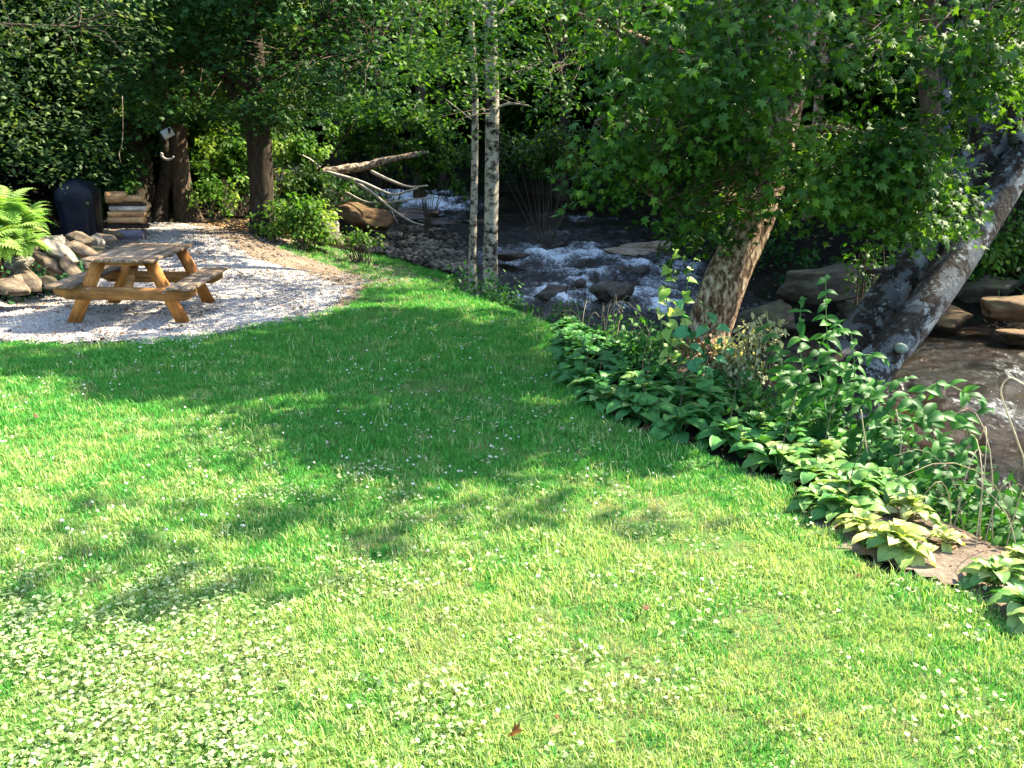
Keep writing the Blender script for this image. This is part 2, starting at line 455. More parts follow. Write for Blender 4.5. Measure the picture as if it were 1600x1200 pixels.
t = NT('grill_cover_fabric')
n1 = t.noise(4, 5, .6, t.coord('Object'))
t.bump(n1, .5, .05)
M['cover'] = t.fin(t.ramp(n1, [(.3, (.003, .0035, .008)), (.7, (.006, .008, .018))]), .55, .4)
M['lichen_spot'] = rockmat('pale_lichen', [(.3, (.16, .20, .14)), (.7, (.36, .42, .32))], scale=14)
M['rubber'] = NT('black_rubber').fin((.02, .02, .02), .7)
M['white_board'] = NT('pale_board').fin((.60, .66, .70), .6)

# ------------------------------------------------------------ terrain
NB = [(-16, 43), (-8, 38), (-3.6, 32.5), (-2.0, 28.5), (-1.3, 22), (-.5, 16.2), (.9, 13.2), (2.2, 10.6), (3.2, 8.4), (3.65, 6.6), (4.1, 5.2), (5.4, 3.2), (8, 0), (14, -8), (30, -30), (60, -80)]
FB = [(-14, 50), (-6, 43), (-.5, 38), (3.2, 34), (4.9, 30), (5.0, 24), (4.6, 18.5), (4.6, 15.4), (6.2, 14.0), (9.2, 13.2), (12, 9), (15, 3), (20, -8), (38, -30), (70, -78)]
RIV = NB + FB[::-1]

def zw(y): return -.75 + .62 * smooth((np.asarray(y, float) - 13) / 22) + .5 * smooth((np.asarray(y, float) - 33.5) / 4)

def xl(y): return -7.0 - 4.2 * smooth((np.asarray(y, float) - 13.2) / 4.5)

def H(x, y):
    x = np.asarray(x, float); y = np.asarray(y, float)
    dn, df = pdist(x, y, NB), pdist(x, y, FB)
    ins = inpoly(x, y, RIV); w = zw(y)
    base = .32 * smooth((y - 12) / 6) * smooth((-3.5 - x) / 2.5)
    base = base - .18 * smooth((x + 1.2) / 1.5) * smooth((12 - y) / 4) * smooth((y - 6) / 2) * 0
    hl = xl(y) - x
    base = base + .95 * smooth(hl / 1.3) + .38 * np.clip(hl - 1.0, 0, 22)
    base = base + .22 * np.clip(y - 25, 0, 45) * smooth((y - 25) / 6)
    base = base + .05 * (fbm(x * .35, y * .35, 3) - .5) * smooth((y - 1) / 3)
    wd = 1.9 + 3.6 * smooth((y - 14) / 3) * smooth((-x + .6) / 1.0)
    near = (w - .08) + (base - (w - .08)) * smooth(dn / wd)
    far = (w - .08) + 1.0 * smooth(df / 2.0) + .42 * np.clip(df - 1.2, 0, 40) + .5 * (fbm(x * .5, y * .5, 9) - .5) * smooth(df / 2)
    bed = w - .10 - .22 * smooth(np.minimum(dn, df) / .8)
    z = np.where(ins, bed, np.where(dn < df, near, far))
    return z

def ground(u, v):
    """where the ray through a photo pixel meets the terrain"""
    z = 0.0
    for _ in range(12):
        b = (600 - v) / FPX
        dy = math.cos(PITCH) + b * math.sin(PITCH); dz = -math.sin(PITCH) + b * math.cos(PITCH)
        if dz >= -1e-3: return W(u, v, 60)
        k = (z - HC) / dz; x = (u - 800) / FPX * k; y = dy * k
        z = .5 * z + .5 * float(H(x, y))
    return np.array([x, y, float(H(x, y))])

def gridmesh(name, xs, ys, zf, mat, maskf=None, rndf=None):
    X, Y = np.meshgrid(xs, ys)
    Z = zf(X, Y)
    nx, ny = len(xs), len(ys)
    i = (np.arange(ny - 1)[:, None] * nx + np.arange(nx - 1)[None]).ravel()
    Q = np.stack([i, i + 1, i + nx + 1, i + nx], 1)
    V = np.stack([X, Y, Z], -1).reshape(-1, 3)
    if maskf is not None:
        cx = V[Q][:, :, 0].mean(1); cy = V[Q][:, :, 1].mean(1)
        Q = Q[maskf(cx, cy)]
        used = np.unique(Q); mp = np.zeros(len(V), np.int64); mp[used] = np.arange(len(used)); V = V[used]; Q = mp[Q]
    r = rndf(V[:, 0], V[:, 1]) if rndf else None
    return mesh(name, V, Q, mat, r, True)

def axis(a, b, step, lo, hi, n):
    c = np.arange(a, b, step)
    l = lo - np.geomspace(.4, 1 + (lo - -180) , n)[::-1] if 0 else a - np.geomspace(step, a - lo, n)[::-1]
    r = b + np.geomspace(step, hi - b, n)
    return np.concatenate([l, c, r])

gx = axis(-16, 16, .2, -220, 220, 26); gy = axis(-6, 46, .2, -160, 260, 26)
g = ob('ground', gridmesh('ground', gx, gy, H, M['soil'])); g['kind'] = 'structure'

GRAVEL_PX = [(-160, 543), (0, 541), (120, 542), (220, 540), (300, 534), (380, 520), (450, 507), (510, 490), (540, 466), (545, 452), (500, 434), (450, 420), (400, 406), (366, 390), (335, 374),
             (305, 358), (285, 349), (240, 349), (222, 362), (236, 385), (170, 400), (150, 440), (90, 458), (0, 464), (-60, 466), (-160, 470)]
GRAVEL = [tuple(ground(u, v)[:2]) for u, v in GRAVEL_PX]
EDGE_PX = [(846, 494), (868, 555), (900, 622), (960, 662), (1050, 692), (1150, 730), (1230, 772), (1280, 830), (1340, 876), (1420, 905), (1500, 925), (1560, 975), (1640, 1010)]
EDGE = [tuple(ground(u, v)[:2]) for u, v in EDGE_PX]
LAWN = [(-14, -5), (4.2, -5), (3.4, 2.0)] + EDGE[::-1] + [tuple(ground(u, v)[:2]) for u, v in
        [(800, 482), (772, 462), (735, 440), (680, 424), (600, 400), (520, 388), (455, 378), (440, 392), (500, 412), (550, 428), (575, 440), (556, 468), (500, 490), (440, 503), (380, 514), (300, 528), (220, 535), (100, 537), (0, 537), (-160, 540)]] + [(-14, 9.0)]
DIRT = [tuple(ground(u, v)[:2]) for u, v in [(300, 348), (360, 362), (450, 376), (540, 392), (640, 420), (690, 440), (640, 446), (575, 452), (530, 486), (460, 480), (470, 445), (430, 428), (360, 410), (300, 390), (262, 362)]]

DIRT2 = [tuple(ground(u, v)[:2]) for u, v in [(90, 372), (150, 362), (215, 350), (245, 346), (255, 372), (245, 400), (160, 415), (120, 400)]]
DIRT3 = [tuple(ground(u, v)[:2]) for u, v in [(1270, 810), (1330, 760), (1420, 800), (1500, 825), (1600, 850), (1660, 900), (1640, 1000), (1560, 970), (1500, 920), (1420, 900), (1340, 870)]]
def ragged(P, amp, sc, seed):
    def f(x, y):
        return inpoly(x + amp * (fbm(x * sc, y * sc, seed, 3) - .5), y + amp * (fbm(x * sc, y * sc, seed + 50, 3) - .5), P)
    return f
lawn_in = ragged(LAWN, .25, 2.0, 4)
gravel_in = ragged(GRAVEL, .8, 3.2, 14)
o = ob('lawn', gridmesh('lawn', np.arange(-14, 5, .08), np.arange(-5, 26, .08), lambda x, y: H(x, y) + .008, M['lawn'], lawn_in)); o['kind'] = 'structure'
o = ob('gravel_path', gridmesh('gravel_path', np.arange(-14, 0, .06), np.arange(8, 28, .06), lambda x, y: H(x, y) + .016 + .012 * fbm(x * 5, y * 5, 8), M['gravel'], gravel_in)); o['kind'] = 'structure'
o = ob('bare_dirt', gridmesh('bare_dirt', np.arange(-14, 4, .08), np.arange(2, 28, .08), lambda x, y: H(x, y) + .012, M['dirt'], lambda x, y: ragged(DIRT, .6, 1.2, 31)(x, y) | ragged(DIRT3, .2, 3, 38)(x, y) | ragged(DIRT2, .5, 1.5, 35)(x, y))); o['kind'] = 'structure'

RAP = [(1.5, 26, 2.0, .45), (3.0, 27, 1.5, .4), (2.4, 24.0, 1.6, .5), (-4.5, 37, 2.5, .95), (-3, 35, 2, .9), (1.0, 31.5, 1.6, .35), (2.6, 30.5, 2, .45), (1.2, 22.0, 2.6, .75), (2.2, 18.8, 2.4, .8), (3.4, 20.5, 1.6, .7), (1.6, 16.8, 2.2, .85), (3.2, 16.0, 1.6, .7), (4.9, 7.0, 1.5, .28), (5.2, 9.5, 1.6, .40), (7.5, 10.5, 2.0, .35), (4.4, 6.0, .9, .33)]
def rapid(x, y):
    r = np.zeros(np.shape(x))
    for a, b, c, d in RAP: r = np.maximum(r, d * np.exp(-((x - a) ** 2 + (y - b) ** 2) / (c * c)))
    return r
def water_z(x, y):
    r = rapid(x, y)
    n = fbm(x * 2.4 + .6 * y, y * 2.0, 61, 5) - .5
    return zw(y) + .012 + (.06 + .55 * r) * n + .05 * r * np.abs(np.sin(x * 3 + y * 5 + 3 * n))
def foam(x, y):
    return np.clip(.9 * rapid(x, y) * (.60 + 1.6 * (fbm(x * 1.8, y * 1.1, 77, 3) - .42)) + .35 * rapid(x, y) * smooth((water_z(x, y) - zw(y) - .03) / .08), 0, 1)
o = ob('river_water', gridmesh('river_water', np.arange(-12, 16, .07), np.arange(-6, 44, .08), water_z, M['water'], lambda x, y: inpoly(x, y, RIV) | (np.minimum(pdist(x, y, NB), pdist(x, y, FB)) < .35), foam)); o['kind'] = 'structure'

# ------------------------------------------------------------ where the photo's lawn is in shade
SHADE = [[(-200, 545), (0, 545), (150, 535), (300, 525), (400, 512), (520, 480), (560, 452), (660, 456), (850, 505), (880, 560), (900, 620), (960, 664), (1050, 695), (1150, 735), (1240, 780), (1290, 850),
          (1230, 830), (1190, 790), (1180, 762), (1050, 760), (1000, 770), (930, 730), (850, 712), (820, 745), (700, 758), (560, 766), (500, 740), (430, 690), (415, 655), (300, 640), (150, 640), (110, 605), (0, 600), (-200, 600)],
         [(60, 866), (240, 860), (310, 874), (250, 893), (120, 905), (40, 893)],
         [(450, 850), (560, 835), (760, 838), (820, 855), (740, 870), (600, 890), (480, 875)],
         [(150, 715), (300, 712), (330, 730), (200, 738)],
         [(950, 790), (1060, 800), (1200, 810), (1100, 842), (1000, 845), (850, 812)],
         [(1270, 860), (1350, 880), (1345, 905), (1280, 890)]]
GR_SHADE = [[(-200, 531), (0, 531), (300, 520), (540, 470), (500, 462), (330, 466), (230, 478), (0, 478), (-200, 478)],
            [(230, 478), (330, 446), (360, 425), (300, 400), (420, 400), (520, 420), (560, 445), (420, 446), (340, 452), (300, 470)],
            [(230, 346), (330, 350), (440, 398), (420, 425), (330, 425), (250, 400)], [(-200, 478), (-200, 350), (230, 350), (240, 478)],
            [(440, 380), (560, 400), (700, 440), (640, 450), (560, 430)]]
LITP = [[(560, 452), (650, 450), (760, 470), (850, 492), (850, 506), (760, 498), (640, 466)],
        [(330, 448), (520, 440), (525, 447), (400, 456), (330, 457)], [(380, 462), (500, 456), (500, 463), (390, 470)]]
def shade_at(x, y):
    u, v, d = pix(x, y, 0 * x)
    u = u + 46 * (fbm(x * 1.1, y * 1.1, 21, 3) - .5); v = v + 22 * (fbm(x * 1.1, y * 1.1, 22, 3) - .5)
    s = np.zeros(np.shape(x))
    for P in SHADE[:1] + GR_SHADE:
        m_ = sum(inpoly(u + a, v + b, P).astype(float) for a, b in ((0, 0), (38, 8), (-34, 10), (10, 20), (-8, -18))) / 5
        s = np.maximum(s, m_ ** 4)
    for P in SHADE[1:]: s = np.maximum(s, .06 * inpoly(u, v, P))
    for P in LITP + [[(-200, 648), (0, 644), (200, 640), (405, 642), (400, 668), (200, 682), (-200, 690)], [(1000, 752), (1190, 748), (1200, 775), (1000, 778)]]: s = np.where(inpoly(u, v, P), 0.0, s)
    dap = fbm(x * .75, y * 1.5, 5, 3)
    lit = (fbm(x * .42 + 3, y * 1.7, 33, 3) > .55) * .075 * (v > 720) * (v < 990) * (u < 900)
    s = np.where(v > 400, np.maximum(s, lit), .8 * (fbm(x * .8, y * .8, 6, 3) > .42))
    s = np.where((u < -150) | (u > 1650), .10 * (dap > .60), s)
    s = np.where(v > 1210, .03 * (dap > .62), s)
    s = np.where(d < .3, .03 * (dap > .6), s)
    return s

def tline(a, b, n, r):
    a = np.array(a); b = np.array(b)
    return [(a + (b - a) * t, r) for t in np.linspace(0, 1, n)]
LIT3 = []      # (point, radius): spots the photo shows in full sun; leaves in the sun's way are cut out
LIT3 += tline(W(1115, 570, 8.5), W(1190, 340, 8.9), 9, .34)
LIT3 += tline(W(1090, 560, 8.2), W(1200, 590, 8.0), 6, .28)
LIT3 += tline(W(470, 268, 25), W(620, 248, 25.5), 6, .45)
LIT3 += tline(W(768, 400, 12.4), W(768, 220, 12.4), 6, .22)
LIT3 += tline(W(738, 400, 13), W(742, 330, 13), 3, .18)
LIT3 += tline(W(10, 300, 11.5), W(50, 380, 11.5), 3, .6)
LIT3 += tline(W(290, 345, 20.5), W(284, 220, 20.5), 4, .35)
LIT3 += tline(W(330, 335, 21), W(390, 340, 21), 3, .5)
LIT3 += tline(W(205, 310, 18.4), W(205, 345, 18.4), 2, .45)
LIT3 += tline(W(450, 340, 19), W(520, 340, 19), 3, .5)
LIT3 += tline(W(330, 240, 24), W(400, 250, 24), 3, .9)
LIT3 += tline(W(1240, 700, 5.6), W(1560, 930, 3.7), 9, .55)
LIT3 += tline(W(1460, 480, 13.4), W(1580, 470, 13.4), 3, .30)
LIT3 += tline(W(970, 380, 23.5), W(1030, 388, 23.5), 2, .4)
LIT3 += tline(W(650, 318, 33), W(700, 325, 33), 2, .7)
LIT3 += tline(W(1050, 400, 7.6), W(1060, 460, 7.6), 2, .22)
LIT3 += tline(W(860, 430, 17.5), W(820, 410, 18.5), 3, .5)
LIT3 += tline(W(510, 200, 20), W(560, 90, 18), 2, .7)
LIT3 += tline(W(1370, 170, 14), W(1400, 110, 14), 2, .6)
LIT3 += tline(W(960, 170, 13), W(1010, 190, 13), 2, .5)
for (a_, b_, c_, d_) in [(1010, 150, 8, .22), (1060, 185, 8, .2), (1270, 250, 8.4, .25), (1330, 290, 8.2, .22), (1130, 320, 8.3, .22), (1210, 110, 8.4, .3), (1390, 180, 8.2, .25), (960, 60, 8.2, .3), (1420, 60, 7.8, .3), (1210, 320, 8.6, .2),
        (80, 90, 13, .5), (60, 160, 14, .5), (130, 200, 14, .4), (150, 60, 13, .4), (300, 160, 18, .5), (560, 120, 19, .6), (700, 110, 14, .4), (830, 140, 15, .5), (900, 120, 15, .4), (590, 200, 26, .8), (490, 60, 18, .5)]:
    LIT3.append((W(a_, b_, c_), d_))
LP = np.array([a for a, b in LIT3]); LR = np.array([b for a, b in LIT3])

def keep(P, strict=True):
    """keep only the crown leaves that stand between the sun and a place that the photo shows in shade"""
    gx_ = P[:, 0] - SUN[0] * P[:, 2] / SUN[2]; gy_ = P[:, 1] - SUN[1] * P[:, 2] / SUN[2]
    s = shade_at(gx_, gy_)
    k = rng.random(len(P)) < s
    if not strict: k |= gy_ > 14
    v = P[:, None] - LP[None]
    al = v @ SUN
    ds = np.linalg.norm(v - al[..., None] * SUN, axis=2)
    blk = ((ds < LR[None]) & (al > LR[None] * .8)).any(1)
    return k & ~blk

DARK3 = tline(W(1384, 556, 8.1), W(1600, 240, 9.2), 9, .55) + tline(W(1350, 514, 8.7), W(1500, 300, 9.4), 6, .5)  # unseen crown leaves are kept along these rays to shade the trunks
DP = np.array([a for a, b in DARK3])
def keep_trunk_shade(P):
    v = P[:, None] - DP[None]; al = v @ SUN
    near = ((np.linalg.norm(v - al[..., None] * SUN, axis=2) < .6) & (al > 1.5)).any(1)
    return keep(P) | (near & unblock(P) & (rng.random(len(P)) < .6))

def unblock(P):
    v = P[:, None] - LP[None]
    al = v @ SUN
    ds = np.linalg.norm(v - al[..., None] * SUN, axis=2)
    return ~((ds < LR[None]) & (al > LR[None] * .8)).any(1)

# ------------------------------------------------------------ leaf templates
_ang = np.radians([-90, -62, -38, -8, 14, 38, 62, 90, 118, 142, 166, 188, 218, 242])
_rad = np.array([.12, .42, .30, .62, .36, .78, .44, 1.0, .44, .78, .36, .62, .30, .42])
MAPLE_V = np.vstack([[0, 0, .04], np.stack([np.cos(_ang) * _rad * .62, np.sin(_ang) * _rad * .62, -.10 * _rad], 1)]) + [0, .1, 0]
MAPLE_F = np.array([[0, i, i % 14 + 1] for i in range(1, 15)])
# cheaper seven sided version
_a2 = np.radians([-90, -20, 35, 60, 90, 120, 145, 200]); _r2 = np.array([.15, .55, .75, .42, 1.0, .42, .75, .55])
MAP2_V = np.vstack([[0, 0, .04], np.stack([np.cos(_a2) * _r2 * .6, np.sin(_a2) * _r2 * .6, -.1 * _r2], 1)])
MAP2_F = np.array([[0, i, i % 8 + 1] for i in range(1, 9)])
OVAL_V = np.array([[0, -.5, 0], [.26, -.1, .05], [.2, .25, .03], [0, .55, -.08], [-.2, .25, .03], [-.26, -.1, .05]])
OVAL_F = np.array([[0, 1, 5], [1, 2, 5], [2, 4, 5], [2, 3, 4]])
RH_V = np.array([[0, -.5, 0], [.32, 0, .08], [0, .55, -.05], [-.32, 0, .08]])
RH_F = np.array([[0, 1, 2], [0, 2, 3]])

def spray_leaves(C, r, n, thick=.14, droop=.25, flat=.9):
    """n leaves round each spray centre, lying in tilted flat layers like a broadleaf twig"""
    m = len(C); C = np.repeat(C, n, 0)
    tilt = np.repeat(rng.normal(size=(m, 2)) * .22, n, 0)
    a = rng.random(m * n) * 2 * np.pi; q = np.sqrt(rng.random(m * n)) * r * np.repeat(.6 + .7 * rng.random(m), n)
    x, y = np.cos(a) * q, np.sin(a) * q
    z = tilt[:, 0] * x + tilt[:, 1] * y - droop * q * q / r + rng.normal(size=m * n) * thick * .5
    P = C + np.stack([x, y, z], 1)
    N = np.stack([x * .3 / r, y * .3 / r - .15, np.full(m * n, flat)], 1) + rng.normal(size=(m * n, 3)) * .42
    D = np.stack([x, y, -.45 * q - .1], 1) + rng.normal(size=(m * n, 3)) * .25 * r
    return P, basis(N, D)

def polysample(P, n):
    P = np.asarray(P, float); lo, hi = P.min(0), P.max(0); out = np.zeros((0, 2))
    while len(out) < n:
        q = lo + (hi - lo) * rng.random((n * 3, 2)); q = q[inpoly(q[:, 0], q[:, 1], P)]; out = np.vstack([out, q])
    return out[:n]

def Warr(uv, y): return np.array([W(a, b, c) for (a, b), c in zip(uv, y)])

def twigs(mb, C, limbs, r=.008, seed=0, far=2.6):
    """thin twigs from the limbs to each spray"""
    L = np.concatenate(limbs)
    for c in C:
        dd = np.linalg.norm(L - c, axis=1) + rng.random(len(L)) * .3
        a = L[np.argmin(dd)]
        if np.linalg.norm(a - c) > far: continue
        m_ = (a + c) / 2 + rng.normal(size=3) * .07 + [0, 0, .08]
        mb.add(*tube(resample([a, m_, c], 5), np.linspace(r * 1.6, r * .5, 5), 4, cap=False))

# ------------------------------------------------------------ trees
def trunk_mesh(name, P, r, mat, seg=20, n=40, rough=.10, flute=.10, flare=1.35, seed=1):
    P = resample(P, n); r = np.interp(np.linspace(0, 1, n), np.linspace(0, 1, len(r)), r)
    base = P[0].copy()
    t_ = np.linalg.norm(P - P[0], axis=1)
    r = r * (1 + (flare - 1) * np.exp(-t_ / .35))
    mb = MB(); mb.add(*tube(P - base, r, seg, rough, seed, flute))
    me = mb.mesh(name, mat, True)
    return me, base, P, r

def tree(name, label, cat, P, r, bark, limbs=(), group=None, **k):
    me, base, Pw, rw = trunk_mesh('trunk', P, r, bark, **k)
    e = empty(name, base, label, cat, group)
    ob('trunk', me, e)
    L = [Pw]
    for i, (pts, r0, r1) in enumerate(limbs):
        q = resample(pts, 14); mb = MB()
        mb.add(*tube(q - base, np.linspace(r0, r1, 14), 8, .12, i + 3))
        ob('branch', mb.mesh('branch', bark, True), e); L.append(q)
    return e, base, L

def add_crown(e, base, P, Mx, sc, mat, tv=RH_V, tf=RH_F, name='crown', rnd=None):
    o = ob(name, cloud(name, tv, tf, P - base, Mx, sc, mat, rnd), e); return o

# --- left maple with dark crown by the gravel path
b0 = ground(412, 368)
e, base, L = tree('maple_tree', 'dark-barked maple at the far path edge, trunk forking under dark foliage', 'tree',
    [b0 - [0, 0, .2], b0 + [.03, 0, .8], b0 + [.06, 0, 1.8], b0 + [.05, .05, 2.6], b0 + [.1, .1, 5.5]], [.30, .26, .27, .26, .16], M['bark_dark'],
    [([b0 + [0, 0, 2.2], b0 + [-.5, .1, 3.2], b0 + [-1.3, .2, 4.8]], .17, .07), ([b0 + [.1, 0, 2.3], b0 + [.55, 0, 3.3], b0 + [1.6, -.1, 4.6]], .15, .06),
     ([b0 + [.05, 0, 3.2], b0 + [-1.2, -.5, 3.7], b0 + [-2.9, -.9, 3.5]], .08, .03), ([b0 + [.05, 0, 3.2], b0 + [1.3, -.6, 3.8], b0 + [2.8, -1.0, 3.7]], .08, .03)])
uv = polysample([(170, -60), (690, -60), (640, 60), (600, 160), (520, 190), (470, 175), (430, 200), (385, 205), (330, 185), (260, 190), (200, 200), (160, 120)], 250)
C = Warr(uv, b0[1] + rng.uniform(-3.2, 2.0, 250))
tb = MB(); twigs(tb, C - base, [l - base for l in L]); ob('twigs', tb.mesh('twigs', M['twig'], True), e)['kind'] = 'stuff'
P, Mx = spray_leaves(C, .75, 60); k = unblock(P); P, Mx = P[k], Mx[k]
add_crown(e, base, P, Mx, rng.uniform(.11, .19, len(P)), M['leaf_dark'], MAP2_V, MAP2_F)
C = b0 + np.array([.2, 0, 6.5]) + unit(260) * np.array([4, 3.5, 2.6]) * (rng.random((260, 1)) ** .4)
P, Mx = spray_leaves(C, .8, 34); k = keep(P, False); P, Mx = P[k], Mx[k]
add_crown(e, base, P, Mx, rng.uniform(.2, .3, len(P)), M['leaf_shade_canopy'], name='shade_crown')

# --- background trunks on the left
def simple_tree(name, label, u, v, top, w, bark, lean_y=.2, group=None, n=30, **k):
    b = ground(u, v); pts = [b - [0, 0, .2]]
    for (uu, vv) in top: pts.append(W(uu, vv, b[1] + lean_y * (len(pts))))
    rr = [a * b[1] / FPX / 2 for a in w]
    e, base, L = tree(name, label, 'tree', pts, rr, bark, group=group, n=n, **k)
    return e, base, L
eA = simple_tree('sunlit_tree', 'brown tree trunk with a sunlit patch, right of the pair behind the firewood stack', 297, 347, [(286, 300), (280, 240), (279, 190), (276, 60), (275, -200)], [42, 30, 26, 25, 22, 18], M['bark'])
eB = simple_tree('leaning_tree', 'slim dark tree trunk with crooked base between firewood and sunlit trunk', 248, 348, [(252, 310), (262, 260), (258, 205), (262, 100), (266, -150)], [28, 22, 20, 18, 16, 12], M['bark_dark'])
eC = simple_tree('dark_tree', 'thick dark tree trunk rising directly behind the firewood stack', 214, 340, [(213, 280), (210, 200), (208, 80), (205, -200)], [60, 50, 46, 44, 34], M['bark_dark'])
for (u_, v_, w_, lab) in [(60, 290, 20, 'dim slender trunk in the dark wood behind the grill, leftmost'), (345, 330, 14, 'thin dark trunk between the sunlit trunk and the maple'),
                          (520, 310, 22, 'shadowed trunk behind the fallen log, left of its middle'), (590, 300, 16, 'thin dim trunk behind the raised end of the fallen log')]:
    simple_tree('woodland_tree', lab, u_, v_, [(u_ + 4, v_ - 120), (u_ - 3, v_ - 240), (u_ + 2, -150)], [w_ * 1.3, w_, w_, w_ * .8], M['bark_dark'], group='slender woodland trunks')
# leafy crowns of that group, out of the frame above and dark in it
def crown_box(e, base, pts, n, r, m, lo, hi, mat, tv, tf, filt=None, name='crown'):
    P, Mx = spray_leaves(pts, r, n)
    if filt is not None: kk = filt(P); P, Mx = P[kk], Mx[kk]
    return add_crown(e, base, P, Mx, rng.uniform(lo, hi, len(P)), mat, tv, tf, name)
e, base, L = eA
C = base + np.array([0, 0, 5.2]) + unit(160) * np.array([3, 2.5, 2.2]); crown_box(e, base, C, 40, .8, 0, .18, .26, M['leaf_wood'], RH_V, RH_F, unblock)
e, base, L = eC
C = base + np.array([-1, 0, 5.0]) + unit(160) * np.array([3.5, 2.5, 2.6]); crown_box(e, base, C, 40, .8, 0, .16, .24, M['leaf_dark'], RH_V, RH_F, unblock)

# --- left foreground tree above the slope: pale small leaves
b1 = np.array([-9.6, 13.0, float(H(-9.6, 13.0))])
e, base, L = tree('beech_tree', 'small-leaved tree with pale scattered leaves on the slope above the grill, left edge', 'tree',
    [b1 - [0, 0, .2], b1 + [0, 0, 2], b1 + [.3, 0, 5], b1 + [.2, 0, 8]], [.2, .17, .14, .08], M['bark_dark'],
    [([b1 + [0, 0, 1.8], b1 + [1.4, .2, 2.8], b1 + [3.0, .1, 3.2]], .07, .02), ([b1 + [0, 0, 2.6], b1 + [1.2, -.6, 3.9], b1 + [2.6, -1.2, 4.5]], .07, .02),
     ([b1 + [0, 0, 2.0], b1 + [.8, 1.2, 2.4], b1 + [2.4, 2.2, 2.5]], .05, .02)])
uv = polysample([(-120, -80), (250, -80), (240, 40), (190, 130), (180, 220), (140, 262), (60, 262), (-120, 250)], 230)
C = Warr(uv, rng.uniform(11.5, 16.5, 230))[:140]
tb = MB(); twigs(tb, C - base, [l - base for l in L], .006, 0, 1.3); ob('twigs', tb.mesh('twigs', M['twig'], True), e)['kind'] = 'stuff'
P, Mx = spray_leaves(C, .5, 48, thick=.3)
k = unblock(P); P, Mx = P[k], Mx[k]
add_crown(e, base, P, Mx, rng.uniform(.06, .11, len(P)), M['leaf_pale'], OVAL_V, OVAL_F)

# --- two birches at the lawn's end
bb = ground(766, 470)
e, base, L = tree('birch_tree', 'larger of the two white-barked birches standing at the lawn end before the rapids', 'tree',
    [bb - [0, 0, .15], W(766, 400, bb[1]), W(768, 300, bb[1]), W(769, 150, bb[1]), W(766, 0, bb[1] + .1), W(762, -300, bb[1] + .3)], [.16, .145, .14, .135, .12, .09], M['bark_birch'],
    [([W(770, 172, bb[1]), W(795, 162, bb[1] - .1), W(826, 165, bb[1] - .3)], .03, .012), ([W(770, 100, bb[1]), W(850, 100, bb[1] - .5), W(940, 92, bb[1] - .8)], .03, .01),
     ([W(766, 20, bb[1]), W(700, -30, bb[1] - .6), W(610, -60, bb[1] - 1)], .04, .015), ([W(770, 30, bb[1]), W(850, -30, bb[1] + .5), W(950, -60, bb[1] + .8)], .04, .015)], flare=1.25)
uv = polysample([(600, -80), (950, -80), (950, 100), (900, 150), (850, 190), (790, 130), (700, 210), (640, 190), (600, 90)], 150)
C = Warr(uv, rng.uniform(11.6, 16.0, 150))
C = C[(C[:, 1] > 12.6) | (pix(C[:, 0], C[:, 1], C[:, 2])[1] < 105)]
tb = MB(); twigs(tb, C - base, [l - base for l in L], .006); ob('twigs', tb.mesh('twigs', M['twig'], True), e)['kind'] = 'stuff'
crown_box(e, base, C, 42, .55, 0, .07, .12, M['leaf_maple'], OVAL_V, OVAL_F, unblock)
C = np.array([1.2, 13.2, 7.6]) + unit(330) * np.array([4.6, 3.6, 2.2]) * rng.random((330, 1)) ** .4
C = C[pix(C[:, 0], C[:, 1], C[:, 2] - .9)[1] < -20]
crown_box(e, base, C, 34, .8, 0, .16, .26, M['leaf_shade_canopy'], RH_V, RH_F, lambda P: keep(P, False), 'shade_crown')
bc = ground(739, 456)
e2, base2, L2 = tree('birch_tree', 'thinner birch trunk just left of the larger white birch', 'tree',
    [bc - [0, 0, .15], W(738, 400, bc[1]), W(741, 300, bc[1]), W(742, 150, bc[1]), W(735, 0, bc[1]), W(733, -250, bc[1])], [.095, .085, .075, .07, .06, .05], M['bark_birch'],
    [([W(742, 190, bc[1]), W(715, 170, bc[1]), W(690, 150, bc[1])], .02, .008)], flare=1.2)

# --- leaning maple (sunlit trunk) and its low foliage
bd = ground(1072, 612)
limbsD = [([W(1195, 330, 8.9), W(1120, 250, 8.7), W(1010, 200, 8.4), W(930, 190, 8.1)], .06, .015),
          ([W(1210, 240, 9.0), W(1120, 120, 8.6), W(1000, 60, 8.2), W(900, 20, 8.0)], .07, .015),
          ([W(1200, 300, 8.9), W(1130, 310, 8.3), W(1060, 330, 8.0), W(1010, 300, 7.8)], .04, .01),
          ([W(1215, 220, 9.0), W(1290, 200, 8.6), W(1370, 220, 8.2), W(1450, 260, 7.9)], .06, .015),
          ([W(1225, 150, 9.1), W(1320, 80, 8.5), W(1430, 70, 8.0), W(1540, 100, 7.6)], .06, .015),
          ([W(1230, 100, 9.1), W(1180, 0, 8.3), W(1100, -60, 7.8)], .06, .02)]
eD, baseD, LD = tree('leaning_maple_tree', 'leaning maple with flaky bark lit white down its right side behind the hostas', 'tree',
    [bd - [0, 0, .2], W(1096, 545, 8.5), W(1130, 450, 8.6), W(1174, 350, 8.8), W(1208, 240, 9.0), W(1235, 120, 9.2), W(1262, -20, 9.4), W(1300, -260, 9.8)],
    [.27, .235, .215, .20, .185, .175, .165, .13], M['bark_syc'], limbsD, flare=1.25, seg=28, n=60, rough=.14, flute=.22)
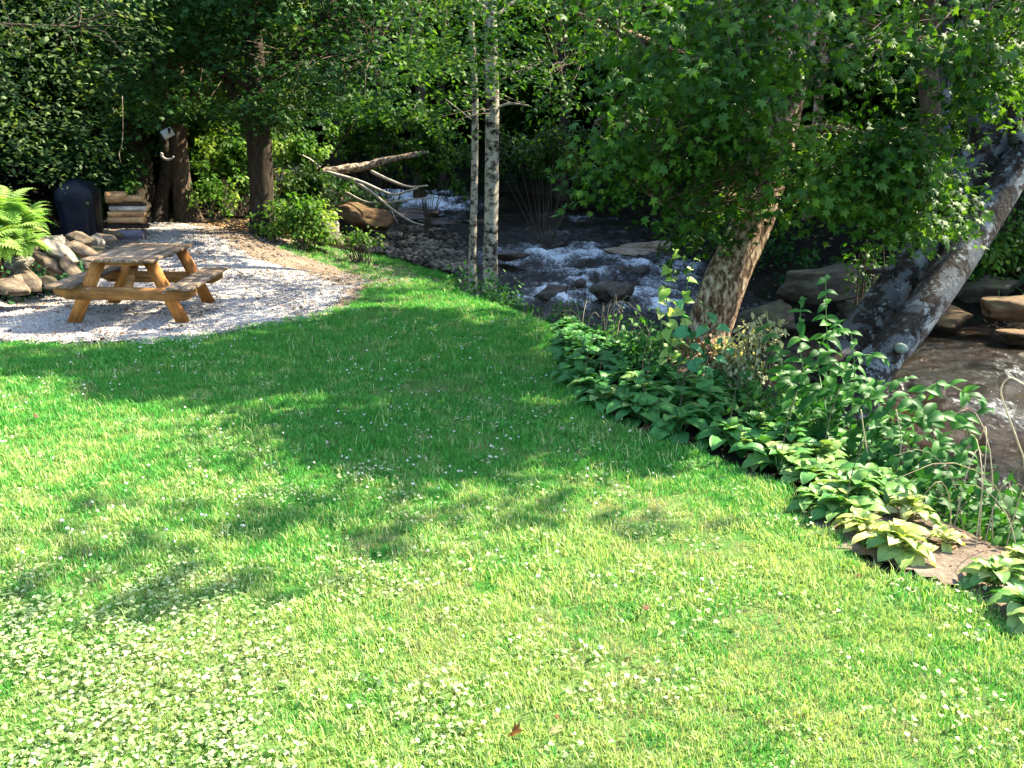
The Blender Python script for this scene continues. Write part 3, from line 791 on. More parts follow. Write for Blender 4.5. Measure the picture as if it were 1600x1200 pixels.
polyD = [[(900, -60), (1640, -60), (1640, 120), (1560, 140), (1480, 120), (1400, 130), (1300, 120), (1240, 130), (1160, 190), (1090, 200), (1020, 180), (960, 150), (920, 60)],
         [(940, 215), (1000, 180), (1100, 180), (1210, 190), (1230, 300), (1180, 330), (1130, 360), (1090, 385), (1060, 350), (1090, 310), (1010, 290), (950, 240)],
         [(1210, 200), (1330, 210), (1420, 190), (1500, 210), (1500, 320), (1430, 370), (1370, 350), (1300, 340), (1240, 280), (1200, 260)],
         [(900, 272), (935, 258), (972, 272), (960, 292), (910, 300)],
         [(1490, 60), (1640, 50), (1640, 150), (1570, 175), (1500, 170)]]
cnt = [175, 80, 100, 5, 22]; yr = [(6.6, 9.6), (7.4, 8.9), (7.0, 8.8), (8.0, 8.3), (7.0, 8.4)]
Cs = [Warr(polysample(p, n), rng.uniform(*y, n)) for p, n, y in zip(polyD, cnt, yr)]
C = np.concatenate(Cs)
tb = MB(); twigs(tb, C - baseD, [l - baseD for l in LD], .006); ob('twigs', tb.mesh('twigs', M['twig'], True), eD)['kind'] = 'stuff'
P, Mx = spray_leaves(C, .34, 50, thick=.18, flat=.5)
k = unblock(P); P, Mx = P[k], Mx[k]
S = rng.uniform(.055, .135, len(P))
uu, vv, dd = pix(P[:, 0], P[:, 1], P[:, 2])
inside = (uu > 5) & (uu < 1595) & (vv > 5) & (vv < 600)
order = np.argsort(np.where(inside, -S / dd, 1))
big = order[:290]; rest = order[290:]
add_crown(eD, baseD, P[rest], Mx[rest], S[rest], M['leaf_maple'], MAPLE_V, MAPLE_F)['kind'] = 'stuff'
maple_leaf_me = mesh('maple_leaf', MAPLE_V, MAPLE_F, M['leaf_maple_o'])
def leaf_obj(me, pos, Mr, s, parent, name='leaf'):
    o = bpy.data.objects.new(name, me); COL.objects.link(o); o.parent = parent
    m4 = Matrix([[float(Mr[i][j]) * float(s) for j in range(3)] + [float(pos[i])] for i in range(3)] + [[0, 0, 0, 1]])
    o.matrix_local = m4
    return o
for i in big: leaf_obj(maple_leaf_me, P[i] - baseD, Mx[i], S[i] * 1.05, eD)
C = np.array([4.2, 9.6, 8.3]) + unit(420) * np.array([4.2, 4.4, 3.0]) * rng.random((420, 1)) ** .4
C = C[pix(C[:, 0], C[:, 1], C[:, 2] - .9)[1] < -20]
crown_box(eD, baseD, C, 36, .8, 0, .16, .26, M['leaf_shade_canopy'], RH_V, RH_F, keep, 'shade_crown')

# --- twin lichen-covered leaning trunks
def lichen_tree(lab, pts, rr, seed, limbs):
    return tree('lichen_tree', lab, 'tree', pts, rr, M['bark_lichen'], limbs, seg=28, n=60, rough=.12, flute=.25, seed=seed, group='twin leaning trunks on the river bank')
be1 = W(1325, 665, 7.9); be2 = W(1300, 600, 8.3)
eE1, bE1, LE1 = lichen_tree('front leaning trunk blotched with grey lichen and one round pale spot, at the river bank',
    [be1, W(1352, 600, 8.0), W(1384, 556, 8.1), W(1436, 492, 8.3), W(1484, 426, 8.6), W(1550, 325, 9.0), W(1640, 170, 9.4), W(1760, -80, 10)], [.22, .19, .175, .172, .172, .17, .17, .15], 3,
    [([W(1590, 220, 9.2), W(1560, 90, 9.0), W(1500, -40, 8.8)], .09, .04)])
eE2, bE2, LE2 = lichen_tree('rear leaning trunk with sparse grey lichen, just behind its twin at the river bank',
    [be2, W(1318, 556, 8.5), W(1350, 514, 8.7), W(1424, 412, 9.0), W(1486, 322, 9.3), W(1560, 205, 9.7), W(1620, 110, 10.0), W(1720, -80, 10.5)], [.23, .20, .185, .178, .18, .24, .25, .2], 9,
    [([W(1527, 245, 9.6), W(1522, 190, 9.5), W(1523, 60, 9.4), W(1518, -80, 9.3)], .06, .045), ([W(1420, 400, 9.0), W(1395, 418, 8.8), W(1356, 425, 8.6)], .04, .025)])
mb = MB(); c_ = W(1411, 545, 7.84)
mb.add(*tube([c_ - bE1 + [.02, .12, -.02], c_ - bE1 + [0, -.0, 0]], [.055, .045], 14, .12, 5)); ob('lichen_spot', mb.mesh('lichen_spot', M['lichen_spot'], True), eE1)['label'] = 'round pale green lichen spot'
C = np.array([7.6, 9.5, 8.6]) + unit(380) * np.array([4.0, 4.8, 3.2]) * rng.random((380, 1)) ** .4
C = C[pix(C[:, 0], C[:, 1], C[:, 2] - .9)[1] < -20]
crown_box(eE1, bE1, C[:190], 36, .85, 0, .16, .26, M['leaf_shade_canopy'], RH_V, RH_F, keep_trunk_shade)  # unseen crown shaped for the shade it casts
crown_box(eE2, bE2, C[190:], 36, .85, 0, .16, .26, M['leaf_shade_canopy'], RH_V, RH_F, keep_trunk_shade)

# --- trees over the river bank on the right, outside the frame, added, with leaves culled to shade the lawn
for (x_, y_, cz, lab) in [(7.2, 4.2, 7.5, 'unseen riverside tree, crown shaped to shade the lawn from the right'), (2.6, 16.2, 8.6, '')]:
    if not lab: continue
    b = np.array([x_ - 1.6, y_ - 2.4, 0.]); b[2] = float(H(b[0], b[1])) if not inpoly(b[0], b[1], RIV) else -1
    e, base, L = tree('unseen_riverside_tree', lab, 'tree', [b - [0, 0, .2], b + [.3, .5, 3], b + [1.2, 1.8, 6], b + [1.6, 2.4, 9]], [.25, .2, .16, .1], M['bark'])
    C = np.array([x_, y_, cz]) + unit(420) * np.array([4.2, 4.0, 2.6]) * rng.random((420, 1)) ** .4
    crown_box(e, base, C, 34, .8, 0, .18, .28, M['leaf_shade_canopy'], RH_V, RH_F, keep)

# --- upright trunks on the far bank
for (u_, v_, y_, w_, tops, lab, bk) in [
    (1462, 330, 15.2, 34, [(1456, 200), (1450, 90), (1446, -200)], 'reddish upright trunk on the far bank, left one of the close pair', 'bark'),
    (1478, 332, 15.8, 24, [(1474, 200), (1478, 90), (1480, -200)], 'thin grey trunk touching the reddish trunk on the far bank', 'bark_lichen'),
    (1268, 300, 20, 16, [(1280, 150), (1290, 50), (1298, -150)], 'pale-patched trunk half hidden by maple leaves on the far bank', 'bark_syc'),
    (1171, 260, 22, 8, [(1171, 180), (1170, 110), (1172, -150)], 'very thin sunlit white pole-like trunk among the maple leaves', 'bark_birch'),
    (1360, 300, 24, 14, [(1352, 150), (1356, 40), (1352, -150)], 'slim dark trunk deep in the far wood at right', 'bark_dark'),
    (655, 250, 36, 18, [(658, 150), (650, 50), (655, -150)], 'dim trunk left of the birches on the far side of the river', 'bark'),
    (690, 240, 38, 14, [(688, 150), (694, 50), (690, -150)], 'faint thin trunk directly left of the birches beyond the river', 'bark_dark'),
    (880, 240, 36, 20, [(884, 150), (878, 50), (884, -150)], 'dark trunk on the bank behind the rapids', 'bark_dark')]:
    t0 = W(u_, v_, y_); z0 = float(H(t0[0], t0[1]))
    e, base, L = tree('far_bank_tree', lab, 'tree', [np.array([t0[0], t0[1], z0 - .3]), t0] + [W(a, b, y_) for a, b in tops], [w_ * y_ / FPX / 2 * c_ for c_ in (1.25, 1, .9, .85, .7)], M[bk], n=30, seg=14,
                      group='trunks standing on the far river bank')
    C = W(tops[1][0], tops[1][1], y_) + [0, 0, 2.5] + unit(60) * np.array([2.6, 2.2, 2.0])
    crown_box(e, base, C, 40, .8, 0, .13, .22, M['leaf_wood'], RH_V, RH_F, unblock)

# --- woodland backdrop: bushy trees copied over the hillsides
wood_me = []
for kx in range(5):
    n = 300
    C = unit(n) * np.array([2.3, 2.3, 3.0]) * (.55 + .5 * rng.random((n, 1))) + [0, 0, 3.6]
    C[:, 2] = np.maximum(C[:, 2], .4)
    P, Mx = spray_leaves(C, .62, 46, thick=.3, flat=.6)
    wood_me.append(cloud('crown', OVAL_V[[0, 1, 3, 5]] * 1.15, RH_F, P, Mx, rng.uniform(.13, .24, len(P)), M[('leaf_wood', 'leaf_dark', 'leaf_wood', 'leaf_maple', 'leaf_pale')[kx]]))
tk = MB(); tk.add(*tube(resample([[0, 0, -.6], [.1, 0, 2], [-.1, .1, 6]], 10), np.linspace(.14, .05, 10), 8, .1, 2)); wood_tk = tk.mesh('trunk', M['bark_dark'], True)
spots = []
tries = 0
while len(spots) < 120 and tries < 9000:
    tries += 1
    x_, y_ = rng.uniform(-30, 30), rng.uniform(13, 58)
    if abs(x_) > y_ * .66 + 3.5: continue
    dn_, df_ = float(pdist(np.array(x_), np.array(y_), NB)), float(pdist(np.array(x_), np.array(y_), FB))
    if inpoly(np.array([x_]), np.array([y_]), RIV)[0]: continue
    if dn_ < df_:
        if y_ < 24 and x_ > -11.5: continue
        if x_ > -7.5 and y_ < 28: continue
        if x_ > -4 and y_ < 36: continue
        if dn_ < 2.0: continue
    elif df_ < 2.6: continue
    if any((x_ - a) ** 2 + (y_ - b) ** 2 < 2.2 ** 2 for a, b in spots): continue
    if y_ < 26:
        cc = np.array([x_, y_, float(H(x_, y_)) + 5.5]); vv_ = cc - LP; al_ = vv_ @ SUN; perp = np.linalg.norm((vv_ - al_[:, None] * SUN)[:, :2], axis=1)
        if ((perp < 2.6) & (al_ > 2) & (al_ < 14) & (LP[:, 1] < 13)).any(): continue
    spots.append((x_, y_))
def wood_label(x_, y_, k):
    kind = ('green bushy', 'dark', 'light green', 'mid green', 'pale-leaved')[k]
    u = float(pix(x_, y_, 3.0)[0])
    z_ = [z for lim, z in ((20, 'beyond the left edge of the fern slope'), (110, 'above the ferns'), (190, 'above the covered grill'), (260, 'above the firewood stack'), (350, 'above the sunlit trunk'), (440, 'around the maple trunk'),
          (560, 'above the left half of the fallen log'), (680, 'above the right end of the fallen log'), (790, 'behind the two birches'), (900, 'right of the birches over the rapids'), (1050, 'above the middle of the rapids'),
          (1170, 'left of the leaning maple'), (1290, 'behind the leaning maple'), (1400, 'above the mossy boulder'), (1500, 'behind the reddish trunk'), (9999, 'behind the lichen trunks at the right edge')) if u < lim][0]
    dep = 'near' if y_ < 24 else 'middle-distance' if y_ < 34 else 'far' if y_ < 45 else 'farthest'
    return dep + ' ' + kind + ' woodland tree ' + z_
for i, (x_, y_) in enumerate(spots):
    k_ = i % 5 if i % 7 else 1
    s_ = rng.uniform(.85, 1.5)
    e = empty('woodland_bush_tree', (x_, y_, float(H(x_, y_))), wood_label(x_, y_, k_), 'tree', 'bushy trees of the woodland backdrop')
    e.rotation_euler = (0, 0, rng.uniform(0, 6.28)); e.scale = (s_, s_, s_ * rng.uniform(.9, 1.4))
    ob('crown', wood_me[k_], e); ob('trunk', wood_tk, e)

# far-off wood that closes the view, one mass
n = 9000
cx_ = rng.uniform(-75, 75, n); cy_ = rng.uniform(56, 100, n); cz_ = np.array(H(cx_, cy_)) + rng.uniform(.5, 13, n)
P, Mx = spray_leaves(np.stack([cx_, cy_, cz_], 1), 1.7, 14, thick=.5)
o = ob('distant_wood', cloud('distant_wood', RH_V, RH_F, P, Mx, rng.uniform(.5, .9, len(P)), M['leaf_dark'])); tag(o, 'dark distant wood closing the view behind the nearer trees', 'woodland', kind='stuff')

q = np.stack([rng.uniform(-14, 16, 9000), rng.uniform(12, 46, 9000)], 1)
df_, dn_ = pdist(q[:, 0], q[:, 1], FB), pdist(q[:, 0], q[:, 1], NB)
q = q[(~inpoly(q[:, 0], q[:, 1], RIV)) & (((df_ < dn_) & (df_ > .7) & (df_ < 5)) | ((dn_ < df_) & (q[:, 1] > 27) & (q[:, 0] < -4)))]
C = np.stack([q[:, 0], q[:, 1], H(q[:, 0], q[:, 1]) + rng.uniform(.05, .5, len(q))], 1)[:1500]
P, Mx = spray_leaves(C, .45, 20, thick=.35, flat=.6)
o = ob('bank_greenery', cloud('bank_greenery', RH_V, RH_F, P, Mx, rng.uniform(.08, .17, len(P)), M['leaf_dark'])); tag(o, 'dark low greenery covering the far river bank slopes', 'undergrowth', kind='stuff')
# --- understory shrubs (sunlit and shaded)
def shrub(name, label, u, v, y, r3, nspr, nl, ls, mat, tv=OVAL_V, tf=OVAL_F, group=None, base_pt=None, rr=.25):
    c = W(u, v, y); zb = float(H(c[0], c[1])); base = np.array([c[0], c[1], min(zb, c[2] - .1)])
    e = empty(name, base, label, 'shrub', group)
    C = c + unit(nspr) * np.array(r3) * rng.random((nspr, 1)) ** .45 * (1 + .28 * rng.normal(size=(nspr, 1)))
    C[:, 2] = np.maximum(C[:, 2], np.array(H(C[:, 0], C[:, 1])) + .05)
    P, Mx = spray_leaves(C, rr, nl, thick=.16, flat=.6)
    ob('foliage', cloud('foliage', tv, tf, P - base, Mx, rng.uniform(ls * .7, ls * 1.3, len(P)), mat), e)
    mb = MB()
    for q in C[::max(1, nspr // 16)]:
        a = base + rng.normal(size=3) * [.08, .08, 0] - [0, 0, .05]; mb.add(*tube(resample([a, (a + q) / 2 + rng.normal(size=3) * .05, q], 6) - base, np.linspace(.014, .005, 6), 5, cap=False))
    ob('stems', mb.mesh('stems', M['twig'], True), e)
    return e
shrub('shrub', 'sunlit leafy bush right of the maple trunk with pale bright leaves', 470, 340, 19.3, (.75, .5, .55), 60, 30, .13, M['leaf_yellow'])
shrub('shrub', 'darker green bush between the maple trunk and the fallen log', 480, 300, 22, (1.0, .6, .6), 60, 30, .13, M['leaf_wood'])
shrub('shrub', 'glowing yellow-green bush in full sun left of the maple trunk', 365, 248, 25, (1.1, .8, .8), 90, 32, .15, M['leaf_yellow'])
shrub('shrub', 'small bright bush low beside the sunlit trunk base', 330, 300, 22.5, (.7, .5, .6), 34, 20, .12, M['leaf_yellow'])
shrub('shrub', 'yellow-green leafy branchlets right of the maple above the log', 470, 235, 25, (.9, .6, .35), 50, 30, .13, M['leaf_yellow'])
shrub('shrub', 'green bush hanging over the far bank left of the birches', 600, 190, 27, (2.2, 1.2, 1.0), 120, 36, .14, M['leaf_maple'])
shrub('shrub', 'green foliage hanging over the water left of the birches', 665, 250, 27, (1.4, .9, .9), 80, 34, .14, M['leaf_maple'])
shrub('shrub', 'low weeds sprouting beside the tan boulder', 560, 372, 19.5, (.7, .3, .05), 22, 16, .09, M['leaf_yellow'])
shrub('shrub', 'dim green bush on the far bank just right of the large birch', 850, 230, 24, (1.6, 1.0, .7), 70, 34, .12, M['leaf_wood'])
shrub('shrub', 'green bushy growth under the lichen trunks on the far bank, right edge', 1585, 400, 14.8, (.9, .7, .7), 60, 30, .10, M['leaf_maple'])
shrub('shrub', 'bright green bush seen between the far-bank trunks at upper right', 1540, 190, 17, (1.2, .8, .9), 80, 30, .12, M['leaf_yellow'])
shrub('shrub', 'dangling green sprig with small leaves in front of the mossy boulder', 1355, 400, 10.5, (.18, .15, .45), 14, 16, .07, M['leaf_maple'])
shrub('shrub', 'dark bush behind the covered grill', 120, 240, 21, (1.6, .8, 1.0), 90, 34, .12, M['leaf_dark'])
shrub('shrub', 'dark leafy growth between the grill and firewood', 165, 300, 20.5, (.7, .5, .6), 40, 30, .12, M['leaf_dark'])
shrub('shrub', 'olive bush behind the cream rapids at centre', 940, 250, 38, (3.5, 1.5, 1.5), 110, 34, .2, M['leaf_wood'])

# ------------------------------------------------------------ rocks
def rock_me(seed, sub=3, amp=.35, mat=None, flat=1.0, name='rock', planes=9, lo=.55, hi=.85, sm=True):
    import bmesh
    bm = bmesh.new(); bmesh.ops.create_icosphere(bm, subdivisions=sub, radius=1.0)
    V = np.array([v.co[:] for v in bm.verts]); F = np.array([[v.index for v in f.verts] for f in bm.faces]); bm.free()
    # facet: clamp by a few random planes for an angular look
    r_ = np.random.default_rng(seed)
    for _ in range(planes):
        n = r_.normal(size=3); n /= np.linalg.norm(n); d = r_.uniform(lo, hi)
        t_ = V @ n; V = V - np.clip(t_ - d, 0, None)[:, None] * n * .9
    V = V * (1 + amp * (fbm(V[:, 0] * 1.3 + 5, V[:, 1] * 1.3 + 5, seed, 4, V[:, 2] * 1.3 + 5) - .5))[:, None]
    V = V * (1 + .30 * amp * (fbm(V[:, 0] * 5 + 5, V[:, 1] * 5 + 5, seed + 9, 3, V[:, 2] * 5 + 5) - .5))[:, None]
    V[:, 2] *= flat
    return mesh(name, V, F, mat, None, sub > 2 and sm)
rk = {}
def place_rock(name, label, pos, size, mat, seed, rz=0, tilt=(0, 0), parent=None, group=None, cat='rock', sub=4):
    key = (mat, seed, sub)
    if key not in rk: rk[key] = rock_me(seed, sub, .7, M[mat], planes=18 if seed >= 40 else 12, lo=.38 if seed >= 40 else .5, hi=.75, sm=seed < 40)
    o = bpy.data.objects.new(name, rk[key]); COL.objects.link(o)
    o.location = [float(a) for a in pos]; o.scale = size; o.rotation_euler = (tilt[0], tilt[1], rz)
    if parent: o.parent = parent; o.location = Vector(o.location) - Vector(parent.location)
    else: tag(o, label, cat, group)
    return o
# right: big boulders across the river
for (u, v, y, s, m_, lab, sd) in [
    (1290, 432, 14.3, (1.15, .8, .42), 'rock_river', 'large rounded mossy boulder on the far bank between the leaning trunks', 1),
    (1205, 490, 13.6, (.60, .5, .34), 'rock_river', 'dark smaller boulder right of the sunlit trunk, below the mossy boulder', 2),
    (1360, 470, 14.0, (.7, .5, .40), 'rock_river', 'shadowed boulder behind the rear lichen trunk', 3),
    (1480, 490, 13.5, (.62, .4, .20), 'rock_tan', 'flat sun-dappled rock on the far waterline beside the front lichen trunk', 4),
    (1575, 478, 13.3, (.75, .45, .26), 'rock_tan', 'sun-dappled brown boulder at the right edge across the water', 5),
    (1545, 440, 14.6, (.6, .4, .3), 'rock_river', 'dark boulder above the sun-dappled rocks at right', 6),
    (1180, 520, 13.2, (.35, .3, .15), 'rock_river', 'small boulder at the waterline right behind the sunlit trunk', 7),
    (1600, 520, 12.6, (.45, .35, .14), 'rock_tan', 'low brown rock in the water at the right edge', 8),
    (985, 392, 22.5, (.85, .5, .16), 'slab', 'flat sunlit layered slab in the rapids, nearer one', 9),
    (1015, 383, 23.2, (.80, .4, .18), 'slab', 'flat sunlit layered slab in the rapids, farther one', 10),
    (862, 452, 16.6, (.42, .35, .26), 'rock_wet', 'black wet rock in the rapids right of the birch', 11),
    (958, 452, 16.4, (.46, .4, .28), 'rock_wet', 'dark red-brown wet rock in the rapids behind the hostas', 12),
    (800, 395, 20.4, (.5, .3, .14), 'rock_wet', 'dark flat rock in the rapids next to the big birch', 13),
    (578, 336, 24.5, (1.0, .6, .42), 'rock_tan', 'tan mossy boulder under the dead branches by the cobble bar', 14),
    (512, 353, 20.0, (.42, .35, .35), 'rock_pale', 'pale grey lichen-covered boulder right of the sunlit bush', 15),
    (690, 345, 29.5, (1.4, .6, .26), 'rock_wet', 'long dark rock in the pool below the cascade', 16),
    (760, 350, 29.0, (1.0, .5, .22), 'rock_wet', 'dark rock behind the birches below the cascade', 17),
    (645, 330, 31.0, (1.1, .6, .3), 'rock_wet', 'dark rock at the foot of the white cascade', 18),
    (905, 440, 17.2, (.16, .15, .12), 'rock_wet', 'little dark stone poking out of white water', 19),
    (1240, 690, 6.6, (.22, .2, .13), 'rock_tan', 'orange-brown stone on the bank below the sunlit trunk', 20),
    (1180, 640, 7.4, (.30, .2, .14), 'rock', 'earthy stone at the foot of the sunlit leaning trunk', 21)]:
    p_ = W(u, v, y)
    place_rock('boulder' if s[0] > .5 else 'rock', lab, p_ - [0, 0, s[2] * .35], s, m_, sd, rng.uniform(-.4, .4), (rng.uniform(-.1, .1), rng.uniform(-.12, .12)))
for i in range(20):     # small rocks in the stream and along its far edge
    x_, y_ = [(rng.uniform(0, 5), rng.uniform(15, 30)), (rng.uniform(4.2, 8.5), rng.uniform(12.5, 15))][i % 2]
    if not inpoly(np.array([x_]), np.array([y_]), RIV)[0] and pdist(np.array(x_), np.array(y_), FB) > 1.2: continue
    s = rng.uniform(.10, .30)
    place_rock('river_stone', 'small dark wet stone in the rapids' if i % 2 == 0 else 'small brown stone along the far waterline', (x_, y_, float(zw(y_)) - .02), (s, s * .8, s * .6), 'rock_wet' if i % 2 == 0 else 'rock_river', 30 + i % 5, i,
               group='small stones in the rapids' if i % 2 == 0 else 'small stones along the far waterline', sub=2)

# left: rough stone retaining wall, each stone a part
rw = empty('stone_retaining_wall', (-6.6, 12, 0), 'rough rubble stone wall holding the fern slope left of the picnic table', 'stone wall')
for i, (u, v, y, s, rz, ty, m_) in enumerate([
    (10, 448, 11.3, (.42, .3, .20), .2, .2, 'rock'), (-40, 440, 11.2, (.4, .3, .25), .5, .1, 'rock'), (40, 436, 11.6, (.34, .26, .24), -.3, .5, 'rock'), (25, 415, 11.8, (.26, .2, .16), .9, .1, 'rock_pale'),
    (-20, 408, 11.9, (.38, .3, .24), .1, .3, 'rock'), (70, 442, 11.7, (.26, .2, .14), .2, .6, 'rock_river'), (72, 408, 12.2, (.40, .3, .16), .4, .75, 'rock'), (96, 398, 12.5, (.42, .28, .13), .3, .85, 'rock_pale'),
    (112, 420, 12.3, (.30, .22, .12), .1, .9, 'rock'), (126, 392, 12.9, (.36, .24, .14), .5, .7, 'rock'), (88, 376, 12.9, (.28, .2, .14), -.2, .3, 'rock_pale'), (118, 372, 13.3, (.26, .2, .14), .3, .4, 'rock'),
    (148, 378, 13.6, (.24, .2, .20), .8, .3, 'rock_pale'), (150, 396, 13.2, (.22, .2, .12), .8, .1, 'rock_river'), (165, 372, 14.6, (.22, .2, .12), .1, .1, 'rock'), (60, 386, 12.4, (.26, .24, .18), .4, .5, 'rock'),
    (146, 412, 12.7, (.20, .18, .10), .4, .2, 'rock'), (136, 436, 12.1, (.16, .15, .10), .4, .2, 'rock_river'), (10, 388, 12.5, (.30, .24, .2), .7, .2, 'rock_river'), (98, 446, 11.7, (.15, .12, .08), .4, .2, 'rock'),
    (176, 366, 15.8, (.24, .18, .12), .4, .2, 'rock_river'), (-90, 446, 11.1, (.4, .3, .3), .5, .1, 'rock'), (-80, 405, 11.6, (.4, .3, .3), .2, .1, 'rock_river')]):
    place_rock('stone', None, W(u, v, y), tuple(1.05 * c for c in s), m_, 40 + i % 6, rz, (0.15, ty), parent=rw, sub=3)

# cobble bar (stuff) between lawn and river
n = 1500
BAR = [tuple(ground(u, v)[:2]) for u, v in [(540, 368), (600, 352), (680, 362), (735, 378), (742, 440), (700, 428), (620, 406), (555, 392)]]
q = polysample(BAR, n); z_ = H(q[:, 0], q[:, 1])
ic = rock_me(77, 1, .5, None, 1)
iv = np.array([v.co[:] for v in ic.vertices]); iF = np.array([p.vertices[:] for p in ic.polygons])
N_ = basis(np.array([[0, 0, 1.]]) + rng.normal(size=(n, 3)) * .25, rng.normal(size=(n, 3)))
o = ob('cobble_bar', cloud('cobble_bar', iv * [1, .75, .42], iF, np.stack([q[:, 0], q[:, 1], z_ + .04 + .10 * rng.random(n)], 1), N_, rng.uniform(.05, .17, n) , M['cobble']))
tag(o, 'bar of flat brownish cobbles between the lawn and river, left of the birches', 'cobbles', kind='stuff')

# gravel stones and leaf litter on the path (stuff)
n = 24000
q = np.vstack([polysample(GRAVEL, 20000), polysample(DIRT, 3000), polysample(DIRT2, 1000)]); q = q[np.abs(q[:, 0]) < q[:, 1] * .66 + 1]; n = len(q)
N_ = basis(np.array([[0, 0, 1.]]) + rng.normal(size=(n, 3)) * .4, rng.normal(size=(n, 3)))
OC_V = np.array([[1, 0, 0], [-1, 0, 0], [0, .8, 0], [0, -.8, 0], [0, 0, .7], [0, 0, -.7]]); OC_F = np.array([[0, 2, 4], [2, 1, 4], [1, 3, 4], [3, 0, 4], [2, 0, 5], [1, 2, 5], [3, 1, 5], [0, 3, 5]])
o = ob('gravel', cloud('gravel', OC_V, OC_F, np.stack([q[:, 0], q[:, 1], H(q[:, 0], q[:, 1]) + .026], 1), N_, rng.uniform(.006, .02, n), M['gravel_st']))
tag(o, 'loose white gravel under and around the picnic table', 'gravel', kind='stuff')
def litter(name, label, q, lo, hi, mat, dz=.03):
    n = len(q)
    N_ = basis(np.array([[0, 0, 1.]]) + rng.normal(size=(n, 3)) * .35, rng.normal(size=(n, 3)))
    o = ob(name, cloud(name, MAP2_V, MAP2_F, np.stack([q[:, 0], q[:, 1], H(q[:, 0], q[:, 1]) + dz], 1), N_, rng.uniform(lo, hi, n), mat)); tag(o, label, 'leaves', kind='stuff')
litter('leaf_litter', 'dark dry leaves scattered over the white gravel', polysample(GRAVEL, 620), .03, .10, M['litter'], .04)
litter('leaf_litter', 'dry leaf scraps on the bare dirt between the near hostas', polysample(DIRT3, 150), .02, .05, M['litter'], .012)
litter('leaf_litter', 'brown leaf litter on the dirt between path and maple', np.vstack([polysample(DIRT, 700), polysample([(-9, 19), (-4.5, 19), (-4.5, 23), (-9, 23)], 500)]), .05, .13, M['litter'], .02)
q = np.stack([rng.uniform(-14, 14, 5000), rng.uniform(4, 34, 5000)], 1)
q = q[~inpoly(q[:, 0], q[:, 1], RIV) & ~inpoly(q[:, 0], q[:, 1], LAWN) & ~inpoly(q[:, 0], q[:, 1], GRAVEL)]
litter('leaf_litter', 'old leaves lying on the wooded banks', q, .06, .14, M['litter'], .02)

# ------------------------------------------------------------ fallen log with its dead branches
lg = resample([W(432, 283, 24.2), W(470, 268, 24.6), W(500, 270, 24.8), W(560, 262, 25.2), (W(600, 252, 25.5)), W(636, 244, 25.8), W(668, 238, 26.2)], 40)
base = lg[0].copy(); fl = empty('fallen_log', base, 'fallen dead log with sunlit pale bark lying across the bank behind the maple', 'log')
mb = MB(); mb.add(*tube(lg - base, np.interp(np.linspace(0, 1, 40), [0, .3, .45, 1], [.17, .11, .13, .06]), 18, .42, 4, .5)); ob('trunk', mb.mesh('trunk', M['bark_log'], True), fl)
for pts, r0 in [([(505, 268), (560, 283), (600, 300), (618, 304), (652, 294)], .06), ([(545, 278), (580, 300), (610, 325), (640, 345), (662, 352)], .05), ([(580, 268), (610, 282), (640, 292), (668, 290)], .05),
                ([(600, 318), (640, 312), (690, 308)], .035), ([(490, 272), (515, 250), (540, 210), (556, 185)], .045), ([(500, 262), (486, 250), (472, 242)], .04), ([(618, 304), (617, 316)], .03), ([(610, 325), (622, 350)], .02),
                ([(540, 300), (575, 316), (612, 312)], .03)]:
    pw = np.array([W(a, b, 24.8 - .4 * i) for i, (a, b) in enumerate(pts)])
    m2 = MB(); m2.add(*tube(resample(pw, 14) - base, np.linspace(r0, r0 * .35, 14), 7, .15, 2)); ob('dead_branch', m2.mesh('dead_branch', M['twig_pale'] if r0 != .045 else M['bark_dark'], True), fl)
ms = MB(); c_ = W(625, 262, 25.6); 0 and ms.add(*tube(resample([c_, W(628, 285, 25.6), W(632, 330, 25.7)], 8) - base, [.18, .17, .17, .18, .2, .2, .22, .25], 10, .2, 8)); 

# twigs lying about / hanging vine
mb = MB(); v0 = W(190, 178, 15); mb.add(*tube(resample([W(191, 150, 15), W(192, 200, 15), W(190, 228, 15), W(186, 240, 15), W(189, 256, 15)], 14) - v0, .007, 5)); o = ob('hanging_vine', mb.mesh('hanging_vine', M['bark_log'], True)); o.location = v0
tag(o, 'thin pale vine dangling in front of the dark tree trunk', 'vine')

# ------------------------------------------------------------ picnic table
tx, ty_ = -4.86, 11.18
tz = float(H(tx, ty_)) + .03
tb_ = empty('picnic_table', (tx, ty_, tz), 'weathered wooden picnic table with attached benches and orange-brown legs on white gravel', 'picnic table', rz=R(7.0))
tb_.rotation_euler = (R(-.3), R(2.0), R(6.4)); tb_.scale = (1.09, 1.09, 1.09)
def plank(name, c, s, mat, rot=None, bev=.006, warp=0.0, axis_=1):
    c = np.array(c, float)
    V, Q, T = box((0, 0, 0), s, rot, bev)
    o = ob(name, mesh(name, V, [Q, T], M[mat]), tb_); o.location = c; return o
top_n = 5; pw = .142
for i in range(top_n):
    x_ = (i - 2) * (pw + .010)
    plank('plank', (x_, rng.uniform(-.012, .012), .735 + rng.uniform(-.002, .002)), (pw, 1.83 + rng.uniform(-.015, .02), .038), 'wood_old')
for sx in (-1, 1):
    for j in (0, 1):
        plank('bench_plank', (sx * (.565 + j * .148), rng.uniform(-.01, .01), .435), (.142, 1.85, .038), 'wood_old')
